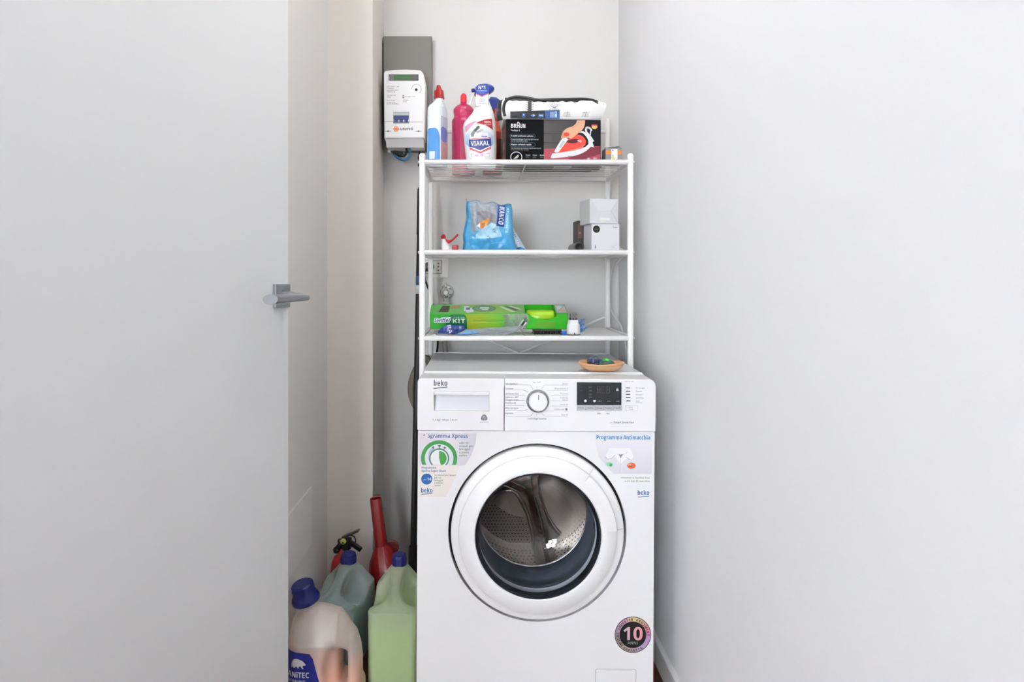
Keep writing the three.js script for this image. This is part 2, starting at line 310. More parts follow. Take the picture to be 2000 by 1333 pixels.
// ---------------------------------------------------------------- washing machine
{
  const wm = thing('washing_machine', 'white front loading washing machine with round glass door', 'washing machine', [0.1407, 0, -1.93]);
  wm.rotation.z = -0.006;                                      // it stands a hair out of plumb
  const F = 0.28;
  part('cabinet', [bx(-0.297, -0.281, 0.025, 0.835, -0.28, F - 0.02), bx(0.281, 0.297, 0.025, 0.835, -0.28, F - 0.02), bx(-0.297, 0.297, 0.025, 0.835, -0.28, -0.264), bx(-0.297, 0.297, 0.025, 0.04, -0.264, F - 0.02)], M.appliance, wm);
  const cx = 0.0041, cy = 0.4619;
  const hole = new THREE.Path(); hole.absarc(cx, cy, 0.2245, 0, 2 * Math.PI, true);
  const fs = roundedRect(-0.298, 0.02, 0.298, 0.7172, 0.002); fs.holes.push(hole);
  part('front_panel', extrude(fs, 0.024, 0, { curveSegments: 96 }), M.appliance, wm, [0, 0, F - 0.024]);
  for (const [x, z] of [[-0.25, 0.22], [0.25, 0.22], [-0.25, -0.22], [0.25, -0.22]]) part('foot', rod([x, x < 0 ? 0.0 : 0.003, z], [x, 0.03, z], 0.02, 16), M.blackMatt, wm);
  // worktop with a raised rim, and the strip behind the fascia
  const wt = part('worktop', rbox(0.594, 0.018, 0.458, 0.006, 4), M.worktop, wm, [0, 0.841, -0.051]);
  part('rim', [rbox(0.584, 0.004, 0.006, 0.002).translate(0, 0.0095, 0.224), rbox(0.584, 0.004, 0.006, 0.002).translate(0, 0.0095, -0.226)], M.whitePlastic, wt);
  part('panel_top', rbox(0.594, 0.02, 0.106, 0.006, 4), M.worktop, wm, [0, 0.8375, 0.2265]);

  // printed fascia: one design 466 x 105 units, the drawer front carries its left end
  const ink = 'rgba(90,92,100,0.85)', soft = 'rgba(150,152,160,0.8)';
  const fascia = printed(466, 105, (g) => {
    g.fillStyle = '#f0f0f2'; g.fillRect(0, 0, 466, 105);
    g.translate(-815, -739);
    txt(g, 'beko', 846.5, 754, 14.5, '#3a3c42', { bold: 700, fit: 28 });
    stroke(g, [[847, 759.3], [874, 756]], '#3a3c42', 1.7);
    txt(g, '1 - 8 kg', 845, 821.5, 5, '#5c5e66', { bold: 700, fit: 14 }); txt(g, '1200 rpm', 863, 821.5, 5, '#85878f', { bold: 700, fit: 14 }); txt(g, 'A+++', 883, 821.5, 5, '#5c5e66', { bold: 700, fit: 11 });
    stroke(g, [[860, 816], [860, 823]], soft, 0.6); stroke(g, [[880, 816], [880, 823]], soft, 0.6);
    curve(g, 'M946 809 C950 809 953 816 952 819 C951 821.5 941 821.5 940 819 C939 816 942 809 946 809 Z', '#6d6f76');
    curve(g, 'M943 817 C945 812 948 812 949 817 M945.5 812 C944 815 946 818 948 818', '#d9d9dc', 0.7);
    txt(g, 'WOOLMARK', 937, 825.5, 2.6, soft, { bold: 700, fit: 18 });
    // programme names round the knob
    const left = [['Sintetici', 751, 748, 'M988 751 H1035 L1041 760'], ['Cotone', 760, 759, 'M988 761 H1022 L1031 765'], ['Antimacchia', 770, 769, 'M988 771 H1025'], ['Igiene 20°', 777, 777, ''], ['Lavaggio a mano', 782, 787, 'M988 781 H1025'], ['Delicati', 788, 790, 'M988 791 H1024'], ['Risciacquo', 798, 800, 'M988 801.5 H1024 L1030 799'], ['Xpress', 808, 809, 'M988 812.3 H1036 L1041 806']];
    for (const [s, y, , p] of left) { txt(g, s, 987, y, 4.4, ink, { bold: 700, fit: Math.min(26, 2.6 * s.length) }); if (p) curve(g, p, 'rgba(130,132,140,0.9)', 0.7); }
    const right = [['Jeans', 749.5, 'M1109 751 H1063 L1058 759'], ['Biancheria 2', 759, 'M1109 761.5 H1067'], ['Piumini', 769, 'M1109 772 H1075'], ['Camicie', 777, ''], ['Sport', 781, 'M1109 781.6 H1076'], ['Lana 30', 790, 'M1109 792 H1075'], ['Mix 40', 810, 'M1109 812 H1064 L1058 807']];
    for (const [s, y, p] of right) { txt(g, s, 1109, y, 4, soft, { bold: 700, align: 'right', fit: 2.2 * s.length }); if (p) curve(g, p, 'rgba(165,167,175,0.9)', 0.6); }
    txt(g, 'Cotton eco', 1102, 799.5, 3.6, soft, { bold: 700, align: 'right', fit: 20 }); disc(g, 1106, 798, 2.4, '#74767e'); curve(g, 'M1109 801.5 H1067', 'rgba(165,167,175,0.9)', 0.6);
    txt(g, 'On / Off', 1048, 748, 4.6, soft, { bold: 700, align: 'center', fit: 15 });
    txt(g, 'Centrifuga+scarico', 1049, 818.5, 4.6, ink, { bold: 700, align: 'center', fit: 37 });
    for (const [x0, y0, x1, y1] of [[1048.5, 753, 1048.5, 758], [1048.5, 807, 1048.5, 812]]) stroke(g, [[x0, y0], [x1, y1]], soft, 0.6);
    // option names beside the display
    txt(g, 'Aggiungi capo', 1219, 743.5, 3, soft, { fit: 18 });
    ['Pre lavaggio', 'Rapido', 'Risciacquo+', 'Antipiega', 'Peli'].forEach((s, i) => txt(g, s, 1241, 756.6 + i * 6.4, 3.8, soft, { bold: 700, fit: [18, 13, 14, 16, 8][i] })); txt(g, 'animali', 1241, 785.5, 3.4, soft, { fit: 13 });
    txt(g, 'Min.', 1166, 807, 4, ink, { bold: 700, fit: 8 }); txt(g, 'Ore', 1184, 807, 4, ink, { bold: 700, fit: 6 });
    txt(g, 'Pro', 1190, 825, 5, soft, { italic: true, fit: 8 }); txt(g, 'Smart', 1198.5, 825, 5.4, '#72747c', { bold: 700, fit: 15 }); txt(g, 'Inverter', 1214, 825, 5.4, '#72747c', { bold: 700, fit: 24 });
  }, 4.39, 0.28, { clearcoat: 0.2, clearcoatRoughness: 0.2 });
  const X0 = -0.3003, X1 = 0.3004, Y0 = 0.7147, Y1 = 0.8501, T = 0.045, UV = (g) => planarUV(g, X0, Y0, X1, Y1);
  part('fascia', UV(extrude(roundedRect(-0.0802, 0.7185, 0.2993, 0.850, [0.003, 0.004, 0.02, 0.003]), T, 0.0015, { curveSegments: 10 })), fascia, wm, [0, 0, F - T + 0.004]);
  const cut = roundedRect(-0.258, 0.7674, -0.1186, 0.8165, 0.003, new THREE.Path());
  const ds = roundedRect(-0.2993, 0.7185, -0.0818, 0.850, [0.004, 0.003, 0.003, 0.012]); ds.holes.push(cut);
  const drawer = part('detergent_drawer', UV(extrude(ds, T, 0.0015, { curveSegments: 10 })), fascia, wm, [0, 0, F - T + 0.004]);
  // slanted grip pocket and the flap over it
  const pocket = new THREE.PlaneGeometry(0.1395, 0.052).rotateX(-0.22).translate(-0.1883, 0.791, T - 0.017);
  part('grip_pocket', [pocket, bx(-0.259, -0.1176, 0.755, 0.83, 0.002, 0.006)], mat([226, 226, 234], 0.4), drawer);
  part('grip_lip', rbox(0.139, 0.0095, 0.006, 0.002).translate(-0.1883, 0.8125, T - 0.0036), M.whitePlastic, drawer);

  const knob = new THREE.Group(); knob.name = 'programme_knob'; wm.add(knob); knob.position.set(0.0027, 0.7945, F + 0.004);
  part('knob_ring', lathe([[0.0238, 0], [0.0285, 0], [0.0285, 0.006], [0.0268, 0.009], [0.0248, 0.010], [0.0238, 0.006]]).rotateX(Math.PI / 2), mat([150, 152, 156], 0.25, { metalness: 0.7 }), knob, [0, 0, 0], 'silver ring');
  part('knob_cap', lathe([[0, 0.022], [0.0205, 0.021], [0.0228, 0.0185], [0.0236, 0.014], [0.0236, 0], [0, 0]].reverse()).rotateX(Math.PI / 2), M.whitePlastic, knob);
  part('pointer', rbox(0.0018, 0.013, 0.0008, 0.0003, 1), mat([90, 92, 98], 0.5), knob, [0, 0.0125, 0.0219]);

  const display = part('display', planarUV(rbox(0.1122, 0.0567, 0.003, 0.001, 2), -0.0561, -0.02835, 0.0561, 0.02835), printed(870, 440, (g) => {
    g.fillStyle = '#15171b'; g.fillRect(0, 0, 870, 440);
    for (let i = 0; i < 4; i++) { txt(g, ['90', '60', '40', '30'][i] + '°', 60, 108 + i * 66, 34, '#4a5058'); txt(g, ['1200', '1000', '800', '600'][i], 225, 108 + i * 66, 34, '#6a727a', { fit: 70 }); }
    txt(g, '20', 64, 372, 34, '#3c4148'); txt(g, '--', 245, 372, 34, '#3c4148');
    for (let i = 0; i < 3; i++) { g.fillStyle = '#4d4a4c'; const x = 395 + i * 90; for (const r of [[x, 75, 60, 9], [x, 136, 60, 9], [x, 200, 60, 9], [x, 75, 9, 130], [x + 55, 75, 9, 130]]) g.fillRect(...r); }
    disc(g, 168, 362, 26, '#e9eaec'); disc(g, 345, 362, 28, '#e9eaec', 20); poly(g, [[330, 382], [375, 335], [350, 390]], '#e9eaec');
    poly(g, [[765, 165], [765, 125], [790, 110], [812, 130], [812, 165]], '#b9bcc2');
    for (const x of [410, 590, 760]) { g.fillStyle = '#8d9096'; g.fillRect(x, 358, 72, 14); }
  }, 1, 0.12), wm, [0.1566, 0.81385, F + 0.0048], 'black glass display');
  const keys = ['Temp.', 'Centrifuga', 'Prelavaggio', 'Rapido', 'Fine diff.'];
  keys.forEach((s, i) => part('button', planarUV(rbox(0.0222, 0.0138, 0.005, 0.001, 2), -0.0111, -0.0069, 0.0111, 0.0069), printed(178, 110, (g) => { g.fillStyle = '#b9babf'; g.fillRect(0, 0, 178, 110); txt(g, s, 89, 66, 30, '#4b4d54', { bold: 700, align: 'center', fit: 130 }); }, 1, 0.3), wm, [0.1119 + i * 0.0227, 0.7783, F + 0.0045]));
  part('start_button', planarUV(rbox(0.0300, 0.0138, 0.005, 0.001, 2), -0.015, -0.0069, 0.015, 0.0069), printed(240, 110, (g) => { g.fillStyle = '#f0f0f2'; g.fillRect(0, 0, 240, 110); txt(g, 'Avvio', 100, 48, 30, '#a9abb2', { bold: 700, align: 'center' }); txt(g, 'Pausa', 100, 86, 30, '#a9abb2', { bold: 700, align: 'center' }); g.strokeStyle = '#c4c5ca'; g.lineWidth = 4; g.strokeRect(2, 2, 236, 106); }, 1, 0.3), wm, [0.2386, 0.7783, F + 0.0042]);
  const led = rbox(0.0115, 0.0021, 0.0012, 0.0006, 1);
  for (let i = 0; i < 5; i++) part('indicator', led, M.black, wm, [0.2288 + i * 0.0003, 0.8285 - i * 0.0081, F + 0.0045]);

  // door: white ring, dark bezel, bowl of glass
  const D = new THREE.Group(); D.name = 'door'; wm.add(D); D.position.set(cx, cy, F);
  const Z = (g) => g.rotateX(Math.PI / 2);
  part('ring', Z(lathe([[0.150, -0.02], [0.2175, -0.02], [0.2178, 0.0], [0.2170, 0.005], [0.2140, 0.0085], [0.2080, 0.0100], [0.2000, 0.0112], [0.1985, 0.0122], [0.1965, 0.0180], [0.1935, 0.0205], [0.1750, 0.0265], [0.1640, 0.0285], [0.1590, 0.0280], [0.1568, 0.0255], [0.1566, 0.0]], 128, 0.5)), M.whitePlastic, D);
  part('bezel', Z(lathe([[0.1568, 0.004], [0.1566, 0.0235], [0.1535, 0.0235], [0.1500, 0.0150], [0.1485, 0.004]], 128)), mat([34, 37, 44], 0.15), D);
  part('glass', Z(lathe([[0.1505, 0.012], [0.1490, 0.0], [0.1420, -0.035], [0.1320, -0.066], [0.1180, -0.088], [0.0950, -0.103], [0.0600, -0.111], [0.0300, -0.114], [0, -0.115]], 128, 1.2)), new THREE.MeshPhysicalMaterial({ color: S(226, 230, 236), roughness: 0.02, transmission: 1, thickness: 0, ior: 1.5 }), D);
  // grip: a sector of the ring between 4 and 50 degrees stands a little proud, seams at its ends
  const sect = (r0, r1, a0, a1) => { const s = new THREE.Shape(); s.absarc(0, 0, r1, a0, a1, false); s.absarc(0, 0, r0, a1, a0, true); return s; };
  part('door_grip', extrude(sect(0.1665, 0.196, 4 * Math.PI / 180, 50 * Math.PI / 180), 0.008, 0.0015).translate(0, 0, 0.0185), M.whitePlastic, D);
  for (const d of [4, 50]) { const a = d * Math.PI / 180, c = Math.cos(a), s = Math.sin(a); part('grip_seam', rod([0.162 * c, 0.162 * s, 0.0285], [0.214 * c, 0.214 * s, 0.0098], 0.0007, 6), mat([196, 198, 204], 0.5), D); }
  part('door_recess', Z(lathe([[0.165, -0.024], [0.228, -0.024]], 96)), M.gapShade, wm, [cx, cy, F]);  // dark backing colour stands in for the shade inside the door gap
  part('gasket', Z(lathe([[0.176, -0.022], [0.160, -0.026], [0.1535, -0.045], [0.160, -0.060], [0.166, -0.075], [0.160, -0.092], [0.1535, -0.108], [0.151, -0.128], [0.150, -0.146]], 96, 1.0)), M.rubber, wm, [cx, cy, F], 'grey rubber door seal');

  // stainless drum with holes, lifters and a pressed back
  const holes = print(512, 256, (g) => { g.fillStyle = '#ffffff'; g.fillRect(0, 0, 512, 256); for (let j = 0; j < 10; j++) for (let i = 0; i < 20; i++) disc(g, 12.8 + i * 25.6 + (j % 2) * 12.8, 12.8 + j * 25.6, 4.6, '#26221f'); });
  holes.wrapS = holes.wrapT = THREE.RepeatWrapping; holes.repeat.set(6, 2);
  const perforated = new THREE.MeshPhysicalMaterial({ color: S(214, 206, 198), metalness: 1, roughness: 0.3, map: holes });
  const drum = part('drum', Z(new THREE.LatheGeometry([[0.234, -0.155], [0.237, -0.165], [0.237, -0.30], [0.237, -0.455]].map(([x, y]) => new THREE.Vector2(x, y)), 96)), perforated, wm, [cx, cy, F]);
  part('drum_lip', Z(lathe([[0.237, -0.163], [0.205, -0.156], [0.170, -0.150], [0.1510, -0.148], [0.1480, -0.151], [0.1495, -0.156], [0.170, -0.160], [0.236, -0.170]], 96, 1)), M.steel, drum);
  const backHoles = holes.clone(); backHoles.repeat.set(1, 1); backHoles.needsUpdate = true;
  part('drum_back', planarUV(Z(lathe([[0, -0.425], [0.05, -0.427], [0.075, -0.440], [0.15, -0.448], [0.237, -0.452]].reverse(), 64, 1)), 0, 0, 0.26, 0.13), new THREE.MeshPhysicalMaterial({ color: S(205, 196, 186), metalness: 1, roughness: 0.22 }), drum);
  // pressed back: pairs of swept beads with a raised vane between them, three times round, and a holed plate for the drum wall's reflection
  const A = [[0.0414, 0.011], [0.0463, -0.038], [0.0675, -0.1033], [0.0953, -0.1523], [0.1165, -0.1768]], B = [[0.0200, 0.012], [0.0267, -0.0461], [0.043, -0.1033], [0.0593, -0.1686], [0.0675, -0.2078]], C = [[-0.105, -0.062], [-0.0795, -0.0412], [-0.0387, -0.0347], [-0.006, -0.0788], [0.0218, -0.1523], [0.030, -0.20]];
  const zb = (x, y) => -0.428 - 0.024 * Math.min(1, Math.hypot(x, y) / 0.2);
  for (const t of [0, 2.094, 4.189]) {
    for (const [L, r] of t ? [[A, 0.0042], [B, 0.0036]] : [[A, 0.0042], [B, 0.0036], [C, 0.0058]]) part('pressed_bead', tube(L.map(([x, y]) => [x, y, zb(x, y) + 0.004]), r, 40, 10).rotateZ(t), M.steel, drum);
    part('pressed_rib', extrude(shapeOf([...A.map(([x, y]) => [x - 0.003, y]), ...[...B].reverse().map(([x, y]) => [x + 0.003, y])]), 0.020, 0.006, { bevelSegments: 5 }).rotateZ(t).translate(0, 0, -0.452), M.steel, drum);
  }
  part('hole_reflection', planarUV(extrude(shapeOf([[-0.150, -0.085], [-0.085, -0.078], [-0.030, -0.082], [-0.006, -0.105], [0.012, -0.160], [0.018, -0.205], [-0.05, -0.205], [-0.10, -0.182], [-0.135, -0.150]]), 0.004, 0.0015), 0, 0, 0.20, 0.10).translate(0, 0, -0.449), new THREE.MeshPhysicalMaterial({ color: S(205, 190, 178), metalness: 1, roughness: 0.3, map: backHoles }), drum);  // holed plate stands in for the drum wall mirrored in the back
  for (const a of [165, 285, 45]) {
    const t = a * Math.PI / 180, s = shapeOf([[-0.036, 0], [0.036, 0], [0.026, 0.022], [0.013, 0.052], [0, 0.060], [-0.013, 0.052], [-0.026, 0.022]]);
    const g = extrude(s, 0.27, 0.006).translate(0, -0.237, -0.44).rotateZ(t + Math.PI / 2);
    part('lifter', g, M.steel, drum);
  }

  // stickers on the front
  const sticker = (name, pts, w, h, draw, at, scale, label) => part(name, planarUV(new THREE.ExtrudeGeometry(shapeOf(pts), { depth: 0.0003, bevelEnabled: false }), 0, -h, w, 0), printed(w / 0.001289, h / 0.001289, draw, scale, 0.35), wm, at, label);
  const U = 0.001289;
  sticker('sticker', [[0, 0], [113, 0], [111, 20], [103, 42], [92, 61], [80, 64], [74, 80], [66, 100], [54, 124], [2, 124]].map(([x, y]) => [x * U, -y * U]), 114 * U, 125 * U, (g) => {
    g.fillStyle = '#ece6e2'; g.fillRect(0, 0, 114, 125);
    const q = g.createLinearGradient(0, 0, 114, 40); q.addColorStop(0, '#ded6e2'); q.addColorStop(0.5, '#e6e0e8'); q.addColorStop(1, '#cfcbd8'); g.fillStyle = q; g.fillRect(0, 0, 114, 63);
    g.translate(-818, -848);
    txt(g, '2', 827, 853, 5, '#2c3c4c', { bold: 700 }); txt(g, 'ogramma Xpress', 834, 857, 11, '#2a5f8c', { bold: 700, fit: 80 }); g.fillStyle = '#e4dde6'; g.fillRect(830, 852, 6, 6);
    g.save(); g.beginPath(); g.rect(818, 848, 113, 61.5); g.clip();
    disc(g, 858, 897, 35.4, '#2f8a3f'); disc(g, 858, 897, 28, '#e3e0ea'); disc(g, 845, 893, 8, 'rgba(120,150,190,0.5)', 16);
    disc(g, 858, 897, 19.5, '#2d6a58'); disc(g, 858, 897, 17, '#f0eef2');
    g.fillStyle = '#2f8a34'; g.beginPath(); g.moveTo(858, 897); g.arc(858, 897, 14.6, -Math.PI / 2, Math.PI * 0.42); g.closePath(); g.fill();
    g.fillStyle = '#33624f'; g.fillRect(855.5, 871, 5.5, 2.6); g.fillRect(857.2, 873, 2, 4.6);
    for (const [x, y, r] of [[846, 875.5, -0.5], [869, 876, 0.5]]) { g.save(); g.translate(x, y); g.rotate(r); g.fillRect(-2.4, -1.4, 4.8, 2.4); g.fillRect(-0.8, 1, 1.6, 3.2); g.restore(); }
    g.restore();
    ['solo 30', 'minuti per', 'lavaggio', 'a pieno', 'carico'].forEach((s, i) => txt(g, s, 897, 868.5 + i * 6.1, 5.4, '#5c7f5c', { bold: 700 }));
    txt(g, 'Programma', 823.5, 917.5, 6.4, '#5a7796', { bold: 700, fit: 29 }); txt(g, 'Xpress Super Short', 823.5, 923.5, 6.4, '#5a7796', { bold: 700, fit: 48 });
    disc(g, 834, 937.5, 10.8, '#0f5598'); txt(g, '14', 834.5, 941, 8, '#dfeaf4', { bold: 700 }); stroke(g, [[826, 940], [833, 938]], '#b8d2e8', 1);
    ['14 minuti per lavare', 'per un', 'lavaggio', 'a mezzo', 'carico'].forEach((s, i) => txt(g, s, 848.5, 931.5 + i * 5, 4.4, '#7f8a76', { bold: 700 }));
    txt(g, 'beko', 822.5, 964, 12, '#0f4f8a', { bold: 700, fit: 23.5 }); stroke(g, [[823.5, 967.5], [845, 965.5]], '#1d3f66', 1.2);
  }, [-0.2958, 0.7107, F], 6, 'peeling programme sticker with a green stopwatch');
  sticker('sticker', [[0, 0], [113, 0], [113, 124], [57, 124], [46, 100], [39, 79], [30, 70], [8, 46], [1, 20]].map(([x, y]) => [x * U, -y * U]), 114 * U, 125 * U, (g) => {
    g.fillStyle = '#eff0f3'; g.fillRect(0, 0, 114, 125);
    const q = g.createLinearGradient(0, 0, 0, 78); q.addColorStop(0, '#d9e4f2'); q.addColorStop(0.18, '#eceaf0'); q.addColorStop(1, '#dcdae4'); g.fillStyle = q; g.fillRect(0, 0, 111, 77);
    g.translate(-1162, -848);
    txt(g, 'Programma', 1164, 858, 11, '#1c6ca6', { bold: 700, fit: 51 }); txt(g, 'Antimacchia', 1217, 858, 11, '#1c6ca6', { bold: 700, fit: 53 });
    poly(g, [[1190, 875], [1230, 875], [1237, 890], [1234, 898], [1224, 894], [1212, 906], [1200, 890], [1190, 898], [1182, 893]], '#f3f2f7');
    curve(g, 'M1190 879 C1196 890 1220 889 1226 882 L1216 888 L1212 895 L1208 887 C1200 887 1194 885 1190 879 Z', '#8f8da6');
    curve(g, 'M1182 892 L1187 897 L1196 894 L1201 888 M1222 892 L1234 899', '#b9b6c6', 1);
    stroke(g, [[1212, 897], [1210, 924]], '#cfccd9', 1);
    disc(g, 1190, 906.5, 7, '#8cc9a4', 4); disc(g, 1193, 908, 3, '#3c9a68'); disc(g, 1233, 909, 8.5, '#d5633c', 6); disc(g, 1230, 907, 4, '#e8a878', 2); txt(g, '24', 1228, 911, 5, '#7c2c18', { bold: 700 });
    txt(g, 'rimuove in facilità fino', 1269, 934.5, 4.6, '#8aa07e', { bold: 700, align: 'right', fit: 57 }); txt(g, 'a 24 tipi di macchia', 1269, 941, 4.6, '#8aa07e', { bold: 700, align: 'right', fit: 49 });
    txt(g, 'beko', 1245, 966, 12, '#0f5f9c', { bold: 700, fit: 24 }); stroke(g, [[1246, 970.5], [1268, 968.5]], '#1d5f90', 1.3);
  }, [0.1482, 0.7107, F], 6, 'programme sticker with a white shirt collar');
  const badge = [...Array(72)].map((_, i) => { const a = i / 36 * Math.PI; return [0.0457 + 0.0457 * Math.cos(a), -0.0457 + 0.0457 * Math.sin(a)]; });
  sticker('badge', badge, 0.0914, 0.0914, (g, w) => {
    const c = w / 2; g.translate(c, c); g.scale(w / 72, w / 72);
    disc(g, 0, 0, 36, '#2e2430');
    const q = g.createConicGradient(-1.2, 0, 0); [['#d9c68e', 0], ['#c9a78a', 0.1], ['#d87c94', 0.2], ['#b88ac0', 0.28], ['#a89ab8', 0.4], ['#a8948c', 0.55], ['#8c8480', 0.7], ['#a890a4', 0.82], ['#c99ab0', 0.92], ['#d9c68e', 1]].forEach(([k, p]) => q.addColorStop(p, k));
    g.fillStyle = q; g.beginPath(); g.arc(0, 0, 34.6, 0, 7); g.fill(); disc(g, 0, 0, 26.4, '#0d0b0d');
    const n = g.createLinearGradient(-20, 0, 20, 0); n.addColorStop(0, '#c9bcd2'); n.addColorStop(0.5, '#d4a0a8'); n.addColorStop(1, '#d88890');
    txt(g, '10', 0, 11, 36, n, { bold: 700, align: 'center', fit: 41 }); txt(g, 'ANNI', 0, 19.5, 8, '#8fb0a4', { bold: 400, align: 'center', fit: 21 });
    const ring = (s, a0, step, up) => { [...s].forEach((ch, i) => { g.save(); g.rotate(a0 + i * step); txt(g, ch, 0, up ? -28 : 33.2, 7, '#221a20', { bold: 700, align: 'center' }); g.restore(); }); };
    ring('PROSMART', 0.28, 0.185, true); ring('MOTORE INVERTER', -2.3, 0.16, true); ring('GARANTIA', 0.56, -0.16, false);
  }, [0.2461 - 0.0457, 0.2061 + 0.0457, F], 7, 'round black ten year warranty badge');
  part('filter_flap', extrude(roundedRect(0, 0, 0.1005, 0.0965, 0.006), 0.003, 0.001), M.appliance, wm, [0.1532, 0.022, F - 0.0012]);
  part('flap_seam', extrude((() => { const s = roundedRect(-0.0012, -0.0012, 0.1017, 0.0977, 0.007); s.holes.push(roundedRect(0, 0, 0.1005, 0.0965, 0.006, new THREE.Path())); return s; })(), 0.0004), mat([168, 170, 176], 0.5), wm, [0.1532, 0.022, F]);
}

// ---------------------------------------------------------------- white metal rack over the machine
const T1 = 1.4566, T2 = 1.1856, T3 = 0.9271;                    // what the wires of the three shelves carry
{
  const rack = thing('storage_rack', 'white tubular metal rack with three wire shelves standing over the washing machine', 'rack', [0.143, 0, -2.145]);
  const X = 0.313, Z = 0.175, W = M.whiteMetal;
  for (const x of [-X, X]) {
    const f = part('post', rod([x, 0, Z], [x, 1.473, Z], 0.0092, 20), W, rack);
    part('post_cap', lathe([[0, 0.006], [0.006, 0.005], [0.0095, 0], [0.0095, -0.006], [0.009, -0.006]].reverse(), 20), W, f, [x, 1.473, Z]);
    part('post', rod([x, 0, -Z], [x, 1.669, -Z], 0.0092, 20), W, rack);
  }
  for (const y of [1.4523, 1.1813, 0.9228]) {
    const fr = part('shelf', [
      rod([-X, y, Z], [X, y, Z], 0.0078, 18), rod([-X, y, -Z], [X, y, -Z], 0.0066, 16),
      rbox(0.012, 0.018, 2 * Z, 0.003).translate(-X, y, 0), rbox(0.012, 0.018, 2 * Z, 0.003).translate(X, y, 0),
    ], W, rack);
    const wire = rod([-X, 0, 0], [X, 0, 0], 0.0019, 8);
    for (let i = 0; i < 8; i++) part('wire', wire, W, fr, [0, y + 0.0021, Z - (i + 1) * 2 * Z / 9]);
    part('cross_wire', rod([0, y - 0.0012, -Z], [0, y - 0.0012, Z], 0.0021, 8), W, fr);
  }
  part('guard_rail', rod([-X, 1.622, -Z], [X, 1.622, -Z], 0.0062, 16), W, rack);
  for (const s of [-1, 1]) part('brace', rod([s * X, 0.9695, -Z - 0.004 * s], [-s * X, 0.705, -Z - 0.004 * s], 0.0036, 10), W, rack);
  for (const s of [-1, 1]) for (const y of [1.4523, 1.1813, 0.9228]) part('bolt', rod([s * (X + 0.0085), y, Z], [s * (X + 0.0125), y, Z], 0.004, 10), W, rack);
}

// two white liner sheets on the lowest shelf, a gap between them
{
  const sheet = (x, w, label) => tag(struct('shelf_liner', rbox(w, 0.0022, 0.325, 0.0008, 1), M.whitePlastic, [x, T3 + 0.0011, -2.145]), label, 'shelf liner', 'liner sheets on the lowest shelf');
  for (const [x, w, l] of [[-0.0115, 0.301, 'white plastic liner sheet under the green cleaning kit'], [0.292, 0.298, 'white plastic liner sheet under the plug adapter']]) { const s = sheet(x, w, l); delete s.userData.kind; }
}
const T3L = T3 + 0.0024;

// ---------------------------------------------------------------- top shelf
{
  // white bottle with red stepped cap and a blue label
  const b = thing('cleaner_bottle', 'white plastic bottle with red cap and blue arched label', 'bottle', [-0.132, T1, -2.095], -0.36);
  const rows = smoothRows([[0, 0.022, 0.03, 0, 3.5], [0.004, 0.026, 0.034, 0, 4], [0.10, 0.026, 0.034, 0, 4], [0.182, 0.026, 0.034, 0, 3.6], [0.194, 0.0245, 0.031, 0.001, 3], [0.206, 0.0175, 0.021, 0.004, 2.4], [0.216, 0.0135, 0.0145, 0.006, 2], [0.226, 0.013, 0.013, 0.0065, 2]]);
  part('body', loft(rows), mat([228, 234, 240], 0.3), b);
  part('label', wrap(rows, -0.92, 0.72, 0.006, 0.122, 0.0006), new THREE.MeshPhysicalMaterial({ transparent: true, roughness: 0.3, map: print(256, 512, (g) => {
    g.clearRect(0, 0, 256, 512); const q = g.createLinearGradient(0, 0, 256, 0); q.addColorStop(0, '#9cc0e4'); q.addColorStop(0.35, '#4a8fd0'); q.addColorStop(1, '#3f83c6');
    g.fillStyle = q; g.beginPath(); g.moveTo(0, 512); g.lineTo(0, 170); g.bezierCurveTo(20, -50, 236, -50, 256, 170); g.lineTo(256, 512); g.fill();
    g.fillStyle = 'rgba(205,222,240,0.55)'; g.beginPath(); g.ellipse(55, 190, 26, 120, 0.15, 0, 7); g.fill();
    g.fillStyle = '#dfe6f0'; g.fillRect(110, 330, 44, 110);
  }) }), b, [0, 0, 0], 'blue arched front label');
  part('label', wrap(rows, 0.95, 2.1, 0.004, 0.160, 0.0006), new THREE.MeshPhysicalMaterial({ transparent: true, roughness: 0.4, map: print(128, 512, (g) => {
    g.fillStyle = 'rgba(205,205,222,0.9)'; g.fillRect(0, 0, 128, 512); g.fillStyle = '#6f74ba'; g.beginPath(); g.ellipse(50, 190, 62, 80, 0, 0, 7); g.fill();
    g.fillStyle = '#c99a94'; g.fillRect(0, 265, 128, 200); for (let i = 0; i < 14; i++) { g.fillStyle = 'rgba(120,90,110,0.55)'; g.fillRect(8, 280 + i * 13, 90 - (i * 37) % 40, 4); } g.fillStyle = '#7f86bc'; g.fillRect(0, 465, 128, 47);
  }) }), b, [0, 0, 0], 'printed side label');
  const cap = part('cap', loft([[0, 0.0165, 0.0165], [0.025, 0.0150, 0.0150], [0.0265, 0.0142, 0.0142], [0.0272, 0.0105, 0.0105], [0.038, 0.0068, 0.0068], [0.0435, 0.0058, 0.0058]], 28), M.red, b, [0.0065, 0.2195, 0]);
  cap.rotation.z = 0.06;
}
